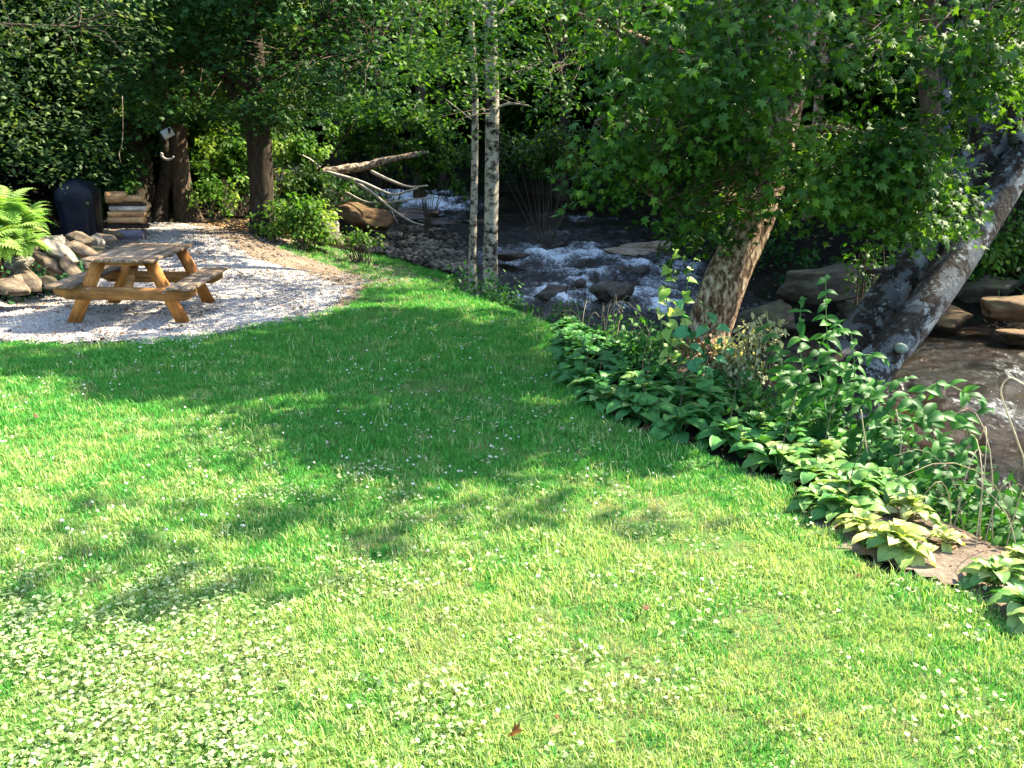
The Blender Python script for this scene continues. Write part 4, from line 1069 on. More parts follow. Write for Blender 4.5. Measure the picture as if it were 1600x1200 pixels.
for sy in (-.66, .66):
    sg = 1 if sy > 0 else -1
    # bench beam with chamfered lower corners
    sec = np.array([[-.77, .0], [-.77, .075], [.77, .075], [.77, .0], [.64, -.07], [-.64, -.07]])
    V = np.array([[x, y, z] for y in (-.019, .019) for x, z in sec]); Qs = np.array([[i, (i + 1) % 6, 6 + (i + 1) % 6, 6 + i] for i in range(6)])
    Ts = np.array([[0, i + 1, i] for i in range(1, 5)] + [[6, 6 + i, 7 + i] for i in range(1, 5)])
    o = ob('bench_beam', mesh('bench_beam', V, [Qs, Ts], M['wood_beam']), tb_); o.location = (0, sy + sg * .04, .34)
    plank('top_batten', (0, sy, .695), (.70, .038, .075), 'wood_beam')
    for sx in (-1, 1):
        a_, b_ = np.array([sx * .27, sy, .71]), np.array([sx * .60, sy, 0.0]); d = b_ - a_; ln = np.linalg.norm(d); ang = math.atan2(d[0], -d[2])
        cs, sn = math.cos(ang), math.sin(ang)
        # parallelogram leg, cut level at top and foot
        w_ = .070 / math.cos(ang)
        V = np.array([[x + dx, y, z] for y in (-.02, .02) for x, z, dx in [(a_[0], a_[2], -w_), (a_[0], a_[2], w_), (b_[0], b_[2], w_), (b_[0], b_[2], -w_)]])
        c0 = (a_ + b_) / 2; V[:, 0] -= c0[0]; V[:, 2] -= c0[2]
        V[:, 0], V[:, 2] = V[:, 0] * cs + V[:, 2] * sn, -V[:, 0] * sn + V[:, 2] * cs
        Q = np.array([[0, 1, 2, 3], [7, 6, 5, 4], [0, 4, 5, 1], [1, 5, 6, 2], [2, 6, 7, 3], [3, 7, 4, 0]])
        o = ob('leg', mesh('leg', V, [Q], M['wood_new']), tb_); o.location = (c0[0], sy, c0[2]); o.rotation_euler = (0, -ang * -1 * -1, 0)
        for zz in (.36, .39):
            fx = a_[0] + (b_[0] - a_[0]) * (.71 - zz) / .71 + (.02 if zz > .37 else -.02)
            m2 = MB(); m2.add(*tube([[0, 0, 0], [0, sg * .008, 0]], [.012, .010], 8)); o = ob('bolt', m2.mesh('bolt', M['metal']), tb_); o.location = (fx, sy + sg * .060, zz)
    # diagonal brace to the middle
    ang = math.atan2(.34, .5)
    o = plank('brace', (0, sy * .66, .53), (.085, .64, .038), 'wood_beam'); o.rotation_euler = (-sg * R(38), 0, 0)
plank('center_batten', (0, 0, .70), (.68, .085, .034), 'wood_beam')

# ------------------------------------------------------------ firewood stack on a cinder block
fw = ground(205, 374); zf = fw[2]
o = ob('cinder_block', mesh('cinder_block', *[(lambda b: (b[0], [b[1], b[2]]))(box((0, 0, 0), (.50, .3, .2), None, .012))][0], M['block'])); o.location = (fw[0] + .02, fw[1], zf + .10); tag(o, 'dull purplish concrete block under the firewood stack', 'block')
def log_mesh(L, r, kind, seed):
    r_ = np.random.default_rng(seed)
    if kind == 'round': a = np.linspace(0, 2 * np.pi, 14, endpoint=False); sec = np.stack([np.cos(a) * r, np.sin(a) * r], 1)
    elif kind == 'half': a = np.linspace(-.15, np.pi + .15, 10); sec = np.stack([np.cos(a) * r, np.sin(a) * r * .95 - r * .4], 1)
    else: a = np.linspace(R(20), R(160), 7); sec = np.vstack([np.stack([np.cos(a) * r, np.sin(a) * r - r * .45], 1), [[-.1 * r, -.6 * r]], [[.35 * r, -.52 * r]]])
    sec = sec * (1 + r_.uniform(-.08, .08, (len(sec), 1))); k = len(sec); m = 7
    V = []
    for i, x in enumerate(np.linspace(-L / 2, L / 2, m)):
        s2 = sec * (1 + r_.uniform(-.05, .05, (k, 1))); V += [[x + r_.uniform(-.006, .006), p[0], p[1]] for p in s2]
    Q = [[i * k + j, i * k + (j + 1) % k, (i + 1) * k + (j + 1) % k, (i + 1) * k + j] for i in range(m - 1) for j in range(k)]
    T = [[0, j + 1, j] for j in range(1, k - 1)] + [[(m - 1) * k, (m - 1) * k + j, (m - 1) * k + j + 1] for j in range(1, k - 1)]
    return V, [np.array(Q), np.array(T)]
for (dx, dz, L_, r_, kd, mt, rx, rz, lab, dy) in [
    (-.0, .28, .74, .10, 'half', 'bark_dark', 0, .05, 'dark split log lying directly on the concrete block', 0),
    (-.02, .40, .76, .12, 'tri', 'split_wood', .1, -.05, 'orange-brown split log second from the bottom of the stack', -.05),
    (.02, .40, .70, .09, 'half', 'bark', .2, .08, 'bark-covered split log at the back of the lower layer', .18),
    (.0, .515, .76, .095, 'half', 'split_wood', 3.1, .0, 'tan flat-topped split log in the middle of the firewood stack', -.02),
    (.03, .63, .72, .10, 'tri', 'split_grey', .0, .06, 'pale grey split log in the upper middle of the stack', -.03),
    (.0, .72, .74, .08, 'half', 'bark', 3.0, -.04, 'thin bark-edged split log just below the top row', -.0),
    (-.19, .87, .40, .12, 'round', 'split_wood', 0, .35, 'chunky orange log on top of the stack, left one', -.05),
    (.17, .85, .42, .105, 'half', 'split_wood', .2, -.1, 'pale tan split log on top of the stack, right one', -.02)]:
    V, Fs = log_mesh(L_, r_, kd, int(dz * 1000)); o = ob('firewood_log', mesh('firewood_log', V, Fs, M[mt])); o.location = (fw[0] + dx, fw[1] + dy, zf + dz); o.rotation_euler = (rx, 0, rz)
    tag(o, lab, 'firewood', 'logs of the firewood stack')
# ------------------------------------------------------------ covered barbecue grill
gp = ground(128, 372); gp = np.array([W(128, 350, 18.6)[0], 18.6, 0]); gp[2] = float(H(gp[0], gp[1])) - .10
gr = empty('barbecue_grill', gp, 'barbecue grill hidden under a dark navy cover, on the slope left of the firewood', 'grill', rz=.15)
secs = [(0.12, .37, .27), (.3, .38, .28), (.6, .39, .29), (.80, .42, .30), (.90, .44, .31), (1.0, .43, .31), (1.10, .40, .29), (1.19, .33, .24), (1.25, .22, .16)]
k = 40; V = []
for i, (z, a, b) in enumerate(secs):
    for j in range(k):
        th = 2 * math.pi * j / k; c_, s_ = math.cos(th), math.sin(th)
        fx = abs(c_) ** .55 * (1 if c_ > 0 else -1); fy = abs(s_) ** .55 * (1 if s_ > 0 else -1)
        fold = 1 + (.07 * (1 - z / 1.4)) * math.sin(th * 9 + i * .4) + .03 * (random.random() - .5)
        V.append([a * fx * fold, b * fy * fold, z + .02 * math.sin(th * 3)])
V.append([0, 0, 1.31]); Q = [[i * k + j, i * k + (j + 1) % k, (i + 1) * k + (j + 1) % k, (i + 1) * k + j] for i in range(len(secs) - 1) for j in range(k)]
T = [[(len(secs) - 1) * k + j, (len(secs) - 1) * k + (j + 1) % k, len(V) - 1] for j in range(k)]
ob('cover', mesh('cover', V, [np.array(Q), np.array(T)], M['cover'], None, True), gr)
for sx in (-1, 1):
    for sy in (-1, 1):
        m2 = MB(); m2.add(*tube([[0, 0, 0], [0, 0, .3]], .022, 8)); o = ob('leg', m2.mesh('leg', M['rubber'], True), gr); o.location = (sx * .26, sy * .18, 0)
# ------------------------------------------------------------ pale board on the tree
nb = empty('tree_board', W(262, 208, 20.1), 'small pale tilted board with a dark notch fixed on the crooked tree', 'board')
V, Q, T = box((0, 0, 0), (.26, .02, .20), None, .004); o = ob('panel', mesh('panel', V, [Q, T], M['white_board']), nb); o.rotation_euler = (0.3, -.45, 0)
V, Q, T = box((0, 0, 0), (.07, .012, .13), None, .002); o = ob('dark_notch', mesh('dark_notch', V, [Q, T], M['rubber']), nb); o.location = (.04, -.018, .05); o.rotation_euler = (0.3, .35, 0)
mb = MB(); a_ = np.linspace(.3, 3.6, 14); mb.add(*tube(np.stack([np.cos(a_) * .14, 0 * a_, -np.sin(a_) * .10], 1), np.linspace(.02, .035, 14), 7)); o = ob('bracket_fungus', mb.mesh('bracket_fungus', M['twig_pale'], True)); o.location = W(262, 242, 20.2)
tag(o, 'small pale curved growth on the crooked tree below the board', 'fungus')

# ------------------------------------------------------------ ferns and ground cover on the left slope
def frond_mesh(L, seed):
    r_ = np.random.default_rng(seed); n = 15; V = []; T = []
    t = np.linspace(0, 1, n); sp = np.stack([0 * t, t * L * (1 - .15 * t), L * (.55 * t - .65 * t * t)], 1)
    for i in range(1, n):
        w = L * .23 * math.sin(math.pi * min(1, .25 + .8 * t[i])) * (1.05 - .6 * t[i]); c = sp[i]; h = L / n * .50
        for s in (-1, 1):
            b = len(V); V += [c + [0, -h, 0], c + [0, h, 0], c + [s * w * .6, h * 1.5, -.01 * L - w * .12], c + [s * w, h * 1.2 + w * .25, -w * .35], c + [s * w * .55, -h * .6 + w * .1, -w * .1]]
            T += [[b, b + 1, b + 2], [b, b + 2, b + 4], [b + 4, b + 2, b + 3]]
    v2, q2, t2 = tube(sp, np.linspace(.006, .002, n), 4, cap=False)
    mb = MB(); mb.add(np.array(V), None, np.array(T)); mb.add(v2, q2); return mb.mesh('frond', M['fern'])
fr = [frond_mesh(1.0, i) for i in range(3)]
for i, (u, v, y, s, lab) in enumerate([(5, 318, 11.8, .8, 'bright yellow-green fern uppermost at the left edge'), (45, 372, 11.7, .55, 'bright fern hanging lowest over the pale wall stones'),
                                       (-40, 330, 11.3, .9, 'fern at the very left edge above the wall'), (10, 378, 11.5, .7, 'fern in the middle of the fern bank at left edge'), (38, 335, 12.2, .7, 'fern next to the dark ground cover slope'),
                                       (-20, 372, 11.3, .8, 'low fern at the left edge right above the wall stones'), (25, 350, 11.8, .7, 'broad bright fern between the upper and lower ferns')]):
    p_ = W(u, v, y); e = empty('fern', p_ - [0, 0, .05], lab, 'fern', 'ferns on the stone wall')
    for k in range(30):
        o = bpy.data.objects.new('frond', fr[k % 3]); COL.objects.link(o); o.parent = e
        o.rotation_euler = (R(rng.uniform(-35, 35)), R(rng.uniform(-20, 20)), k * 2.4 + rng.uniform(-.3, .3)); q_ = s * rng.uniform(.45, .85); o.scale = (q_ * 1.25, q_, q_)
CVR = [tuple(p) for p in [(-13, 9), (-7.2, 11.2), (-6.75, 12.6), (-7.1, 14.4), (-8.3, 15.8), (-9.5, 16.6), (-11, 18), (-14, 18)]]
q = polysample(CVR, 9000); z_ = H(q[:, 0], q[:, 1]); n = len(q)
P = np.stack([q[:, 0], q[:, 1], z_ + rng.uniform(.02, .24, n)], 1)
Mx = basis(np.array([[.2, -.3, .8]]) + rng.normal(size=(n, 3)) * .4, rng.normal(size=(n, 3)))
o = ob('ground_cover', cloud('ground_cover', OVAL_V, OVAL_F, P, Mx, rng.uniform(.05, .11, n), M['ivy'])); tag(o, 'dense green leafy ground cover on the slope above the stone wall', 'ground cover', kind='stuff')

# ------------------------------------------------------------ hostas
def hosta_leaf(seed, mat):
    r_ = np.random.default_rng(seed); nL, nW = 7, 7
    V = []
    for i in range(nL):
        t = i / (nL - 1); w = .33 * math.sin(math.pi * (t * .90 + .08) ** .80) ** .62 * (1 if i < nL - 1 else 0.02)
        yy = .35 + t * 1.0; zc = .30 * math.sin(t * 1.7) - .52 * t * t
        for j in range(nW):
            s = (j / (nW - 1) - .5) * 2
            V.append([s * w, yy, .42 + zc + .045 * abs(s) * (w / .34) + .02 * (-1) ** j + r_.normal() * .018])
    Q = [[i * nW + j, i * nW + j + 1, (i + 1) * nW + j + 1, (i + 1) * nW + j] for i in range(nL - 1) for j in range(nW - 1)]
    mb = MB(); mb.add(np.array(V), Q)
    mb.add(*tube(resample([[0, 0, 0], [0, .18, .28], [0, .37, .44]], 4), [.028, .022, .018, .015], 4, cap=False))
    return mb.mesh('hosta_leaf', mat, True)
HL = {m_: [hosta_leaf(i, M[m_]) for i in range(3)] for m_ in ('hosta', 'hosta_l', 'hosta_y', 'hosta_b')}
def hosta(p, s, nl, mix, label, group=None):
    e = empty('hosta_plant', p, label, 'hosta', group)
    a0 = rng.uniform(0, 6.28)
    for k in range(nl):
        f = k / nl; mk = mix[0] if rng.random() < .8 else mix[1]
        o = bpy.data.objects.new('leaf', HL[mk][k % 3]); COL.objects.link(o); o.parent = e
        q_ = s * (.115 + .085 * f) * rng.uniform(.8, 1.2)
        o.rotation_euler = (R(52 - 74 * f + rng.uniform(-9, 9)), R(rng.uniform(-15, 15)), a0 + k * 2.4 + rng.uniform(-.3, .3)); o.scale = (q_ * rng.uniform(.9, 1.2), q_, q_)
        o.location = (rng.normal() * .02, rng.normal() * .02, rng.uniform(0, .04) + (.06 * (1 - f)) * s)
    if rng.random() < .35:
        m2 = MB(); m2.add(*tube(resample([[0, 0, .1], [.03, .02, .4 * s], [.08, .03, .62 * s]], 6), [.003] * 6, 4)); ob('flower_stalk', m2.mesh('flower_stalk', M['twig'], True), e)
Ed = resample([(x, y, 0) for x, y in EDGE], 260)[:, :2]
cum = np.concatenate([[0], np.cumsum(np.linalg.norm(np.diff(Ed, axis=0), axis=1))])
tot = cum[-1]
for row, (off, sp) in enumerate([(.20, .33), (.56, .38), (.92, .44), (1.26, .5)]):
    s = rng.uniform(0, .2)
    while s < tot:
        i = min(np.searchsorted(cum, s), len(Ed) - 2); a_ = Ed[i]; d = Ed[i + 1] - Ed[i]; d /= np.linalg.norm(d); nrm = np.array([-d[1], d[0]])
        p = a_ + nrm * (off + rng.normal() * .04) + d * rng.normal() * .04
        if nrm[0] < 0: p = a_ - nrm * off
        u, v, dd = pix(p[0], p[1], 0.1); s += sp * rng.uniform(.85, 1.15) * (.72 if v > 705 else 1)
        if v > 985: continue
        if row == 3 and v > 610: continue
        if row == 2 and v > 720: continue
        if row == 1 and v > 790: continue
        if v > 800 and row == 0: continue
        pos = np.array([p[0], p[1], float(H(p[0], p[1])) - .02])
        rowt = ('in the front row', 'in the second row', 'in the third row', 'in the back row')[row]
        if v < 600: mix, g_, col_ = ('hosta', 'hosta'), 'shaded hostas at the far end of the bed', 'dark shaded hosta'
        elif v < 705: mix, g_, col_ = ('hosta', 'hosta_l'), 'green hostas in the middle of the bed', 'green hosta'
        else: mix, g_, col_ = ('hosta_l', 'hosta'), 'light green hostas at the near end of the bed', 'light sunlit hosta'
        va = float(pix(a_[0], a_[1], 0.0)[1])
        zone = [z for lim, z in ((500, 'at the bed tip near the birches'), (525, 'just past the bed tip'), (550, 'before the rapids'), (575, 'before the sunny pale vine'), (605, 'by the heart-leaved vine'),
                (640, 'left of the leaning trunk'), (680, 'before the cream shrub'), (720, 'below the cream shrub'), (760, 'before the tall plant'), (2000, 'at the narrow near end')) if va < lim][0]
        lab = col_ + ' ' + rowt + ', ' + zone
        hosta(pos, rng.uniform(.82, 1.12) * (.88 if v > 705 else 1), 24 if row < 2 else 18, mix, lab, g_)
for (u, v, s, nl, mix, lab) in [(1275, 800, 1.0, 26, ('hosta_l', 'hosta_l'), 'light green hosta left of the yellow ones, touching the lawn'), (1330, 790, 1.0, 26, ('hosta_l', 'hosta_y'), 'sunny yellow-green hosta behind the pale front one'),
                                (1345, 838, .9, 24, ('hosta_y', 'hosta_l'), 'yellow-green hosta low at the lawn edge beside the pale one'), (1400, 868, 1.15, 34, ('hosta_y', 'hosta_l'), 'large pale yellow hosta with browning leaves at the near end of the bed'),
                                (1420, 812, .95, 24, ('hosta_y', 'hosta_l'), 'yellowish hosta directly behind the large pale one'), (1475, 855, .7, 16, ('hosta_y', 'hosta_y'), 'small pale cream hosta alone on bare dirt'),
                                (1555, 920, 1.0, 26, ('hosta_l', 'hosta_y'), 'yellow-green hosta right of the bare dirt gap'), (1600, 900, 1.0, 26, ('hosta_y', 'hosta_l'), 'hosta with yellow and brown-edged leaves at the right edge'),
                                (1610, 975, 1.05, 26, ('hosta', 'hosta_l'), 'green shaded hosta nearest the camera at the right edge'), (1380, 775, 1.0, 22, ('hosta_l', 'hosta_l'), 'light green hosta at the back of the narrow near end')]:
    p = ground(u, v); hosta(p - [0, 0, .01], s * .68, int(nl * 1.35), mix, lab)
p = ground(1420, 872)
for k in range(9):
    pass

# ------------------------------------------------------------ leafy plants on the bank
def ovate(seed, mat, heart=False):
    nL, nW = 6, 5; V = []
    for i in range(nL):
        t = i / (nL - 1)
        w = (.40 if heart else .25) * math.sin(math.pi * (t * .95 + .05) ** (.55 if heart else .75)) ** .8 * (1 if i < nL - 1 else .02)
        for j in range(nW):
            s = (j / (nW - 1) - .5) * 2; V.append([s * w, t + (-.12 * abs(s) if heart and i == 0 else 0), .10 * math.sin(t * 2.5) - .28 * t * t + .09 * abs(s) * w * 3])
    Q = [[i * nW + j, i * nW + j + 1, (i + 1) * nW + j + 1, (i + 1) * nW + j] for i in range(nL - 1) for j in range(nW - 1)]
    return mesh('ovate_leaf', V, [np.array(Q)], mat, None, True)
def stem_plant(name, label, cat, stems, leaf_me, ls, spacing, stem_mat, rs=.006, group=None, skip=.15, both=True, extra=0):
    base = np.array(stems[0][0]); e = empty(name, base, label, cat, group)
    stems = list(stems) + ([[np.array(p_) + rng.normal(size=3) * [.09, .12, .04] * (1 if i_ else .6) + [0, 0, -.09 * i_] for i_, p_ in enumerate(st)] for st in stems for _ in range(extra)])
    for pts in stems:
        q = resample(pts, 26); m2 = MB(); m2.add(*tube(q - base, np.linspace(rs, rs * .4, 26), 5)); ob('stem', m2.mesh('stem', stem_mat, True), e)
        ln = np.concatenate([[0], np.cumsum(np.linalg.norm(np.diff(q, axis=0), axis=1))]); n_ = int(ln[-1] / spacing)
        for k in range(n_ + 1):
            s = ln[-1] * (skip + (1 - skip) * k / max(1, n_)); i = min(np.searchsorted(ln, s), 25); c = q[i]; tdir = q[min(i + 1, 25)] - q[max(i - 1, 0)]; tdir /= np.linalg.norm(tdir)
            for side in ((-1, 1) if both else ((-1) ** k,)):
                a = rng.uniform(-.7, .7) + (k % 2) * .9
                sd = np.array([side * math.cos(a), side * math.sin(a) - .15, 0])
                d = sd + tdir * .25 + [0, 0, -.35 + rng.uniform(-.25, .15)]
                nrm = np.array([0, -.45, .8]) + rng.normal(size=3) * .28
                B = basis(nrm[None], d[None])[0]
                sc = ls * rng.uniform(.7, 1.2) * (1.1 - .45 * (k / max(1, n_)) ** 3)
                leaf_obj(leaf_me[(k + side) % len(leaf_me)], c - base, B, sc, e)
    return e
kn = [ovate(i, M['knot']) for i in range(2)]
kb = ground(1330, 800)
def K(u, v, y): return W(u, v, y)
gb = lambda u, v, y: (lambda p: np.array([p[0], p[1], float(H(p[0], p[1])) - .03]))(W(u, v, y))
stem_plant('knotweed_plant', 'tall leafy plant with pointed oval leaves standing before the lichen trunks', 'plant',
    [[gb(1300, 760, 5.9), K(1300, 620, 5.9), K(1292, 520, 5.9), K(1290, 436, 5.85)], [gb(1270, 740, 6.0), K(1262, 620, 6.0), K(1250, 540, 6.0), K(1252, 470, 6.0)],
     [gb(1320, 760, 5.8), K(1330, 650, 5.8), K(1335, 580, 5.7), K(1330, 520, 5.7)], [gb(1290, 750, 6.1), K(1300, 640, 6.2), K(1340, 560, 6.2), K(1380, 560, 6.2)], [gb(1250, 720, 6.2), K(1235, 640, 6.2), K(1222, 570, 6.2), K(1210, 540, 6.2)]], kn, .125, .11, M['stem'], extra=1)
stem_plant('knotweed_plant', 'arching leafy plant with drooping branches reaching over the water', 'plant',
    [[gb(1350, 780, 5.6), K(1365, 680, 5.6), K(1400, 620, 5.6), K(1440, 640, 5.5), K(1470, 690, 5.5)], [gb(1370, 780, 5.6), K(1410, 660, 5.7), K(1460, 600, 5.8), K(1520, 620, 5.8), K(1545, 640, 5.8)],
     [gb(1360, 790, 5.5), K(1380, 720, 5.5), K(1420, 660, 5.4), K(1490, 650, 5.4), K(1530, 700, 5.3)], [gb(1340, 780, 5.7), K(1345, 690, 5.8), K(1375, 610, 5.9), K(1420, 590, 5.9)],
     [gb(1380, 790, 5.4), K(1420, 730, 5.4), K(1480, 700, 5.4), K(1520, 720, 5.3)]], kn, .125, .11, M['stem'], extra=1)
stem_plant('bank_plant', 'low dark broad-leaved plant at the waterline below the arching plant', 'plant',
    [[gb(1420, 810, 5.1), K(1440, 750, 5.2), K(1490, 740, 5.2), K(1540, 790, 5.2)], [gb(1400, 810, 5.2), K(1410, 760, 5.2), K(1440, 770, 5.1), K(1480, 790, 5.1)], [gb(1400, 800, 5.3), K(1390, 740, 5.4), K(1380, 690, 5.4)],
     [gb(1440, 800, 5.4), K(1500, 770, 5.4), K(1560, 800, 5.3)]], kn, .12, .09, M['stem'])
vn_ = [ovate(9, M['vine'], True)]; vy_ = [ovate(10, M['vine_y'], True)]
stem_plant('climbing_vine', 'climbing vine with blue-green heart-shaped leaves in front of the sunlit trunk', 'vine',
    [[gb(1080, 620, 7.6), K(1082, 560, 7.6), K(1070, 500, 7.6), K(1062, 470, 7.6)], [gb(1085, 620, 7.6), K(1100, 560, 7.6), K(1104, 510, 7.6), K(1110, 480, 7.6), K(1128, 530, 7.6)], [gb(1090, 620, 7.6), K(1110, 570, 7.6), K(1140, 545, 7.6)]], vn_, .135, .15, M['stem'], both=False)
stem_plant('climbing_vine', 'vine with glowing yellow-green leaves catching sun over the rapids', 'vine',
    [[gb(1050, 620, 7.8), K(1045, 500, 7.7), K(1040, 440, 7.7), K(1055, 390, 7.6)], [gb(1055, 620, 7.8), K(1065, 500, 7.7), K(1075, 440, 7.6), K(1085, 405, 7.6)], [gb(1040, 620, 7.8), K(1035, 520, 7.8), K(1030, 470, 7.8)]], vy_, .125, .12, M['stem'], both=False)
# pale sunlit shrub at the trunk's foot
c = W(1150, 575, 8.0)
e = shrub('flowering_shrub', 'cream-coloured small-leaved shrub blazing in the sun at the foot of the leaning trunk', 1155, 570, 8.0, (.30, .22, .24), 75, 20, .06, M['shrub_w'], rr=.12)
e = shrub('flowering_shrub', 'pale flowering sprig reaching right from the sunlit trunk', 1190, 525, 7.9, (.18, .12, .07), 16, 12, .06, M['shrub_w'], rr=.09)
e = shrub('dry_shrub', 'dry brown bush with hanging seed heads left of the sunlit trunk foot', 1085, 560, 8.1, (.26, .2, .25), 40, 14, .055, M['litter'], rr=.12)
# undergrowth between hostas and water
BANK = [(Ed[i][0] + .75, Ed[i][1] + .25) for i in range(0, 235, 15)] + [(3.9, 5.0), (3.5, 6.6), (3.0, 8.3), (2.1, 10.4), (.9, 12.8), (-.5, 14.8), (-.9, 13.0), (.1, 12.1)]
q = polysample(BANK, 340); C = np.stack([q[:, 0], q[:, 1], H(q[:, 0], q[:, 1]) + rng.uniform(.05, .30, len(q))], 1)
P, Mx = spray_leaves(C, .22, 24, thick=.3, flat=.6)
o = ob('undergrowth', cloud('undergrowth', OVAL_V, OVAL_F, P, Mx, rng.uniform(.05, .11, len(P)), M['weed'])); tag(o, 'leafy green weeds covering the river bank behind the hosta bed', 'undergrowth', kind='stuff')
# dry arching grass stems
mb = MB()
for k in range(54):
    u0, v0, y0 = [(rng.uniform(900, 1060), 530, rng.uniform(8.5, 11.5)), (rng.uniform(1480, 1640), 840, rng.uniform(4.2, 5.3)), (rng.uniform(900, 1060), 540, rng.uniform(8.5, 11.5))][k % 3]
    b = gb(u0, v0, y0); h = rng.uniform(.3, .75); dx, dy = rng.normal(size=2) * .25
    mb.add(*tube(resample([b, b + [dx * .3, dy * .3, h * .7], b + [dx * .8, dy * .8, h], b + [dx * 1.3, dy * 1.3, h * .85]], 9), np.linspace(.004, .0015, 9), 3, cap=False))
o = ob('dry_grass_stems', mb.mesh('dry_grass_stems', M['stem_dry'])); tag(o, 'thin dry grass stalks along the river bank', 'dry grass', kind='stuff')
mb = MB(); p0 = gb(1620, 830, 4.9)
mb.add(*tube(resample([p0, W(1602, 740, 4.9), W(1590, 690, 4.9), W(1572, 640, 4.9), W(1564, 608, 4.9), W(1578, 590, 4.9), W(1600, 600, 4.9)], 34) - p0, np.linspace(.007, .003, 34), 5)); o = ob('dry_vine', mb.mesh('dry_vine', M['stem_dry'], True)); o.location = p0
tag(o, 'bare curled dry vine arching up at the right edge over the water', 'vine')
for i_, (pts, lab) in enumerate([([(1400, 640), (1408, 690), (1400, 740), (1388, 770)], 'dangling stringy seed tassel, rightmost of the pair'), ([(1345, 640), (1352, 690), (1362, 735)], 'dangling stringy seed tassel, leftmost of the pair')]):
    p0 = W(*pts[0], 5.45); mb = MB(); mb.add(*tube(resample([W(a, b, 5.4) for a, b in pts], 16) - p0, .005, 5)); o = ob('seed_tassel', mb.mesh('seed_tassel', M['stem_dry'], True)); o.location = p0; tag(o, lab, 'seed tassel')

# ------------------------------------------------------------ grass, clover, flowers: scattered as real geometry (geometry-node instances, stuff)
def blade_tuft(nb, rad, hlo, hhi, w, mat, name, lean=.5):
    mb = MB()
    for k in range(nb):
        a, q = rng.uniform(0, 6.28), rad * math.sqrt(rng.random()); h = rng.uniform(hlo, hhi); az = rng.uniform(0, 6.28); ln = rng.uniform(.1, lean) * h
        c = np.array([math.cos(a) * q, math.sin(a) * q, -.004]); d = np.array([math.cos(az), math.sin(az), 0]); s = np.array([-d[1], d[0], 0]) * w * rng.uniform(.7, 1.3) / 2
        p1 = c + d * ln * .35 + [0, 0, h * .55]; p2 = c + d * ln * 1.0 + [0, 0, h * (.95 - .15 * ln / h)]
        mb.add(np.array([c - s, c + s, p1 + s * .85, p1 - s * .85, p2]), [[0, 1, 2, 3]], [[3, 2, 4]], rng.random())
    return mb.mesh(name, mat)
def clover_tuft(nb, rad, name):
    mb = MB(); a_ = np.linspace(0, 2 * np.pi, 7)[:-1]
    for k in range(nb):
        a, q = rng.uniform(0, 6.28), rad * math.sqrt(rng.random()); h = rng.uniform(.012, .048); c = np.array([math.cos(a) * q, math.sin(a) * q, h]); r0 = rng.uniform(0, 6.28); s = rng.uniform(.0030, .0062); r = rng.random()
        tl = rng.normal(size=2) * .35
        for j in range(3):
            d = np.array([math.cos(r0 + j * 2.09), math.sin(r0 + j * 2.09)]); pts = np.stack([np.cos(a_) * s + d[0] * s * 1.0, np.sin(a_) * s + d[1] * s * 1.0], 1)
            V = np.column_stack([pts, pts @ tl + rng.normal() * .001]) + c
            mb.add(V, [[0, 1, 2, 3], [0, 3, 4, 5]], None, r)
    return mb.mesh(name, M['clover'])
def flower_me(name):
    mb = MB()
    for (x, y, h) in ((0, 0, .065),):
        nn = 26
        for k in range(nn):
            z = 1 - 1.5 * k / nn; a = k * 2.4; rr_ = math.sqrt(max(0, 1 - z * z)); d = np.array([math.cos(a) * rr_, math.sin(a) * rr_, z]); c = np.array([x, y, h]); s_ = np.cross(d, [.3, .5, .8]); s_ /= np.linalg.norm(s_) + 1e-9
            mb.add(np.array([c + d * .003 - s_ * .0025, c + d * .003 + s_ * .0025, c + d * .011]), None, [[0, 1, 2]], rng.random())
        import bmesh
    me0 = MB(); b_ = rock_me(5, 1, .1, None)
    v_ = np.array([v.co[:] for v in b_.vertices]) * .0068 + [0, 0, .065]; f_ = np.array([p.vertices[:] for p in b_.polygons]); mb.add(v_, None, f_, .7)
    return mb.mesh(name, M['flower'])
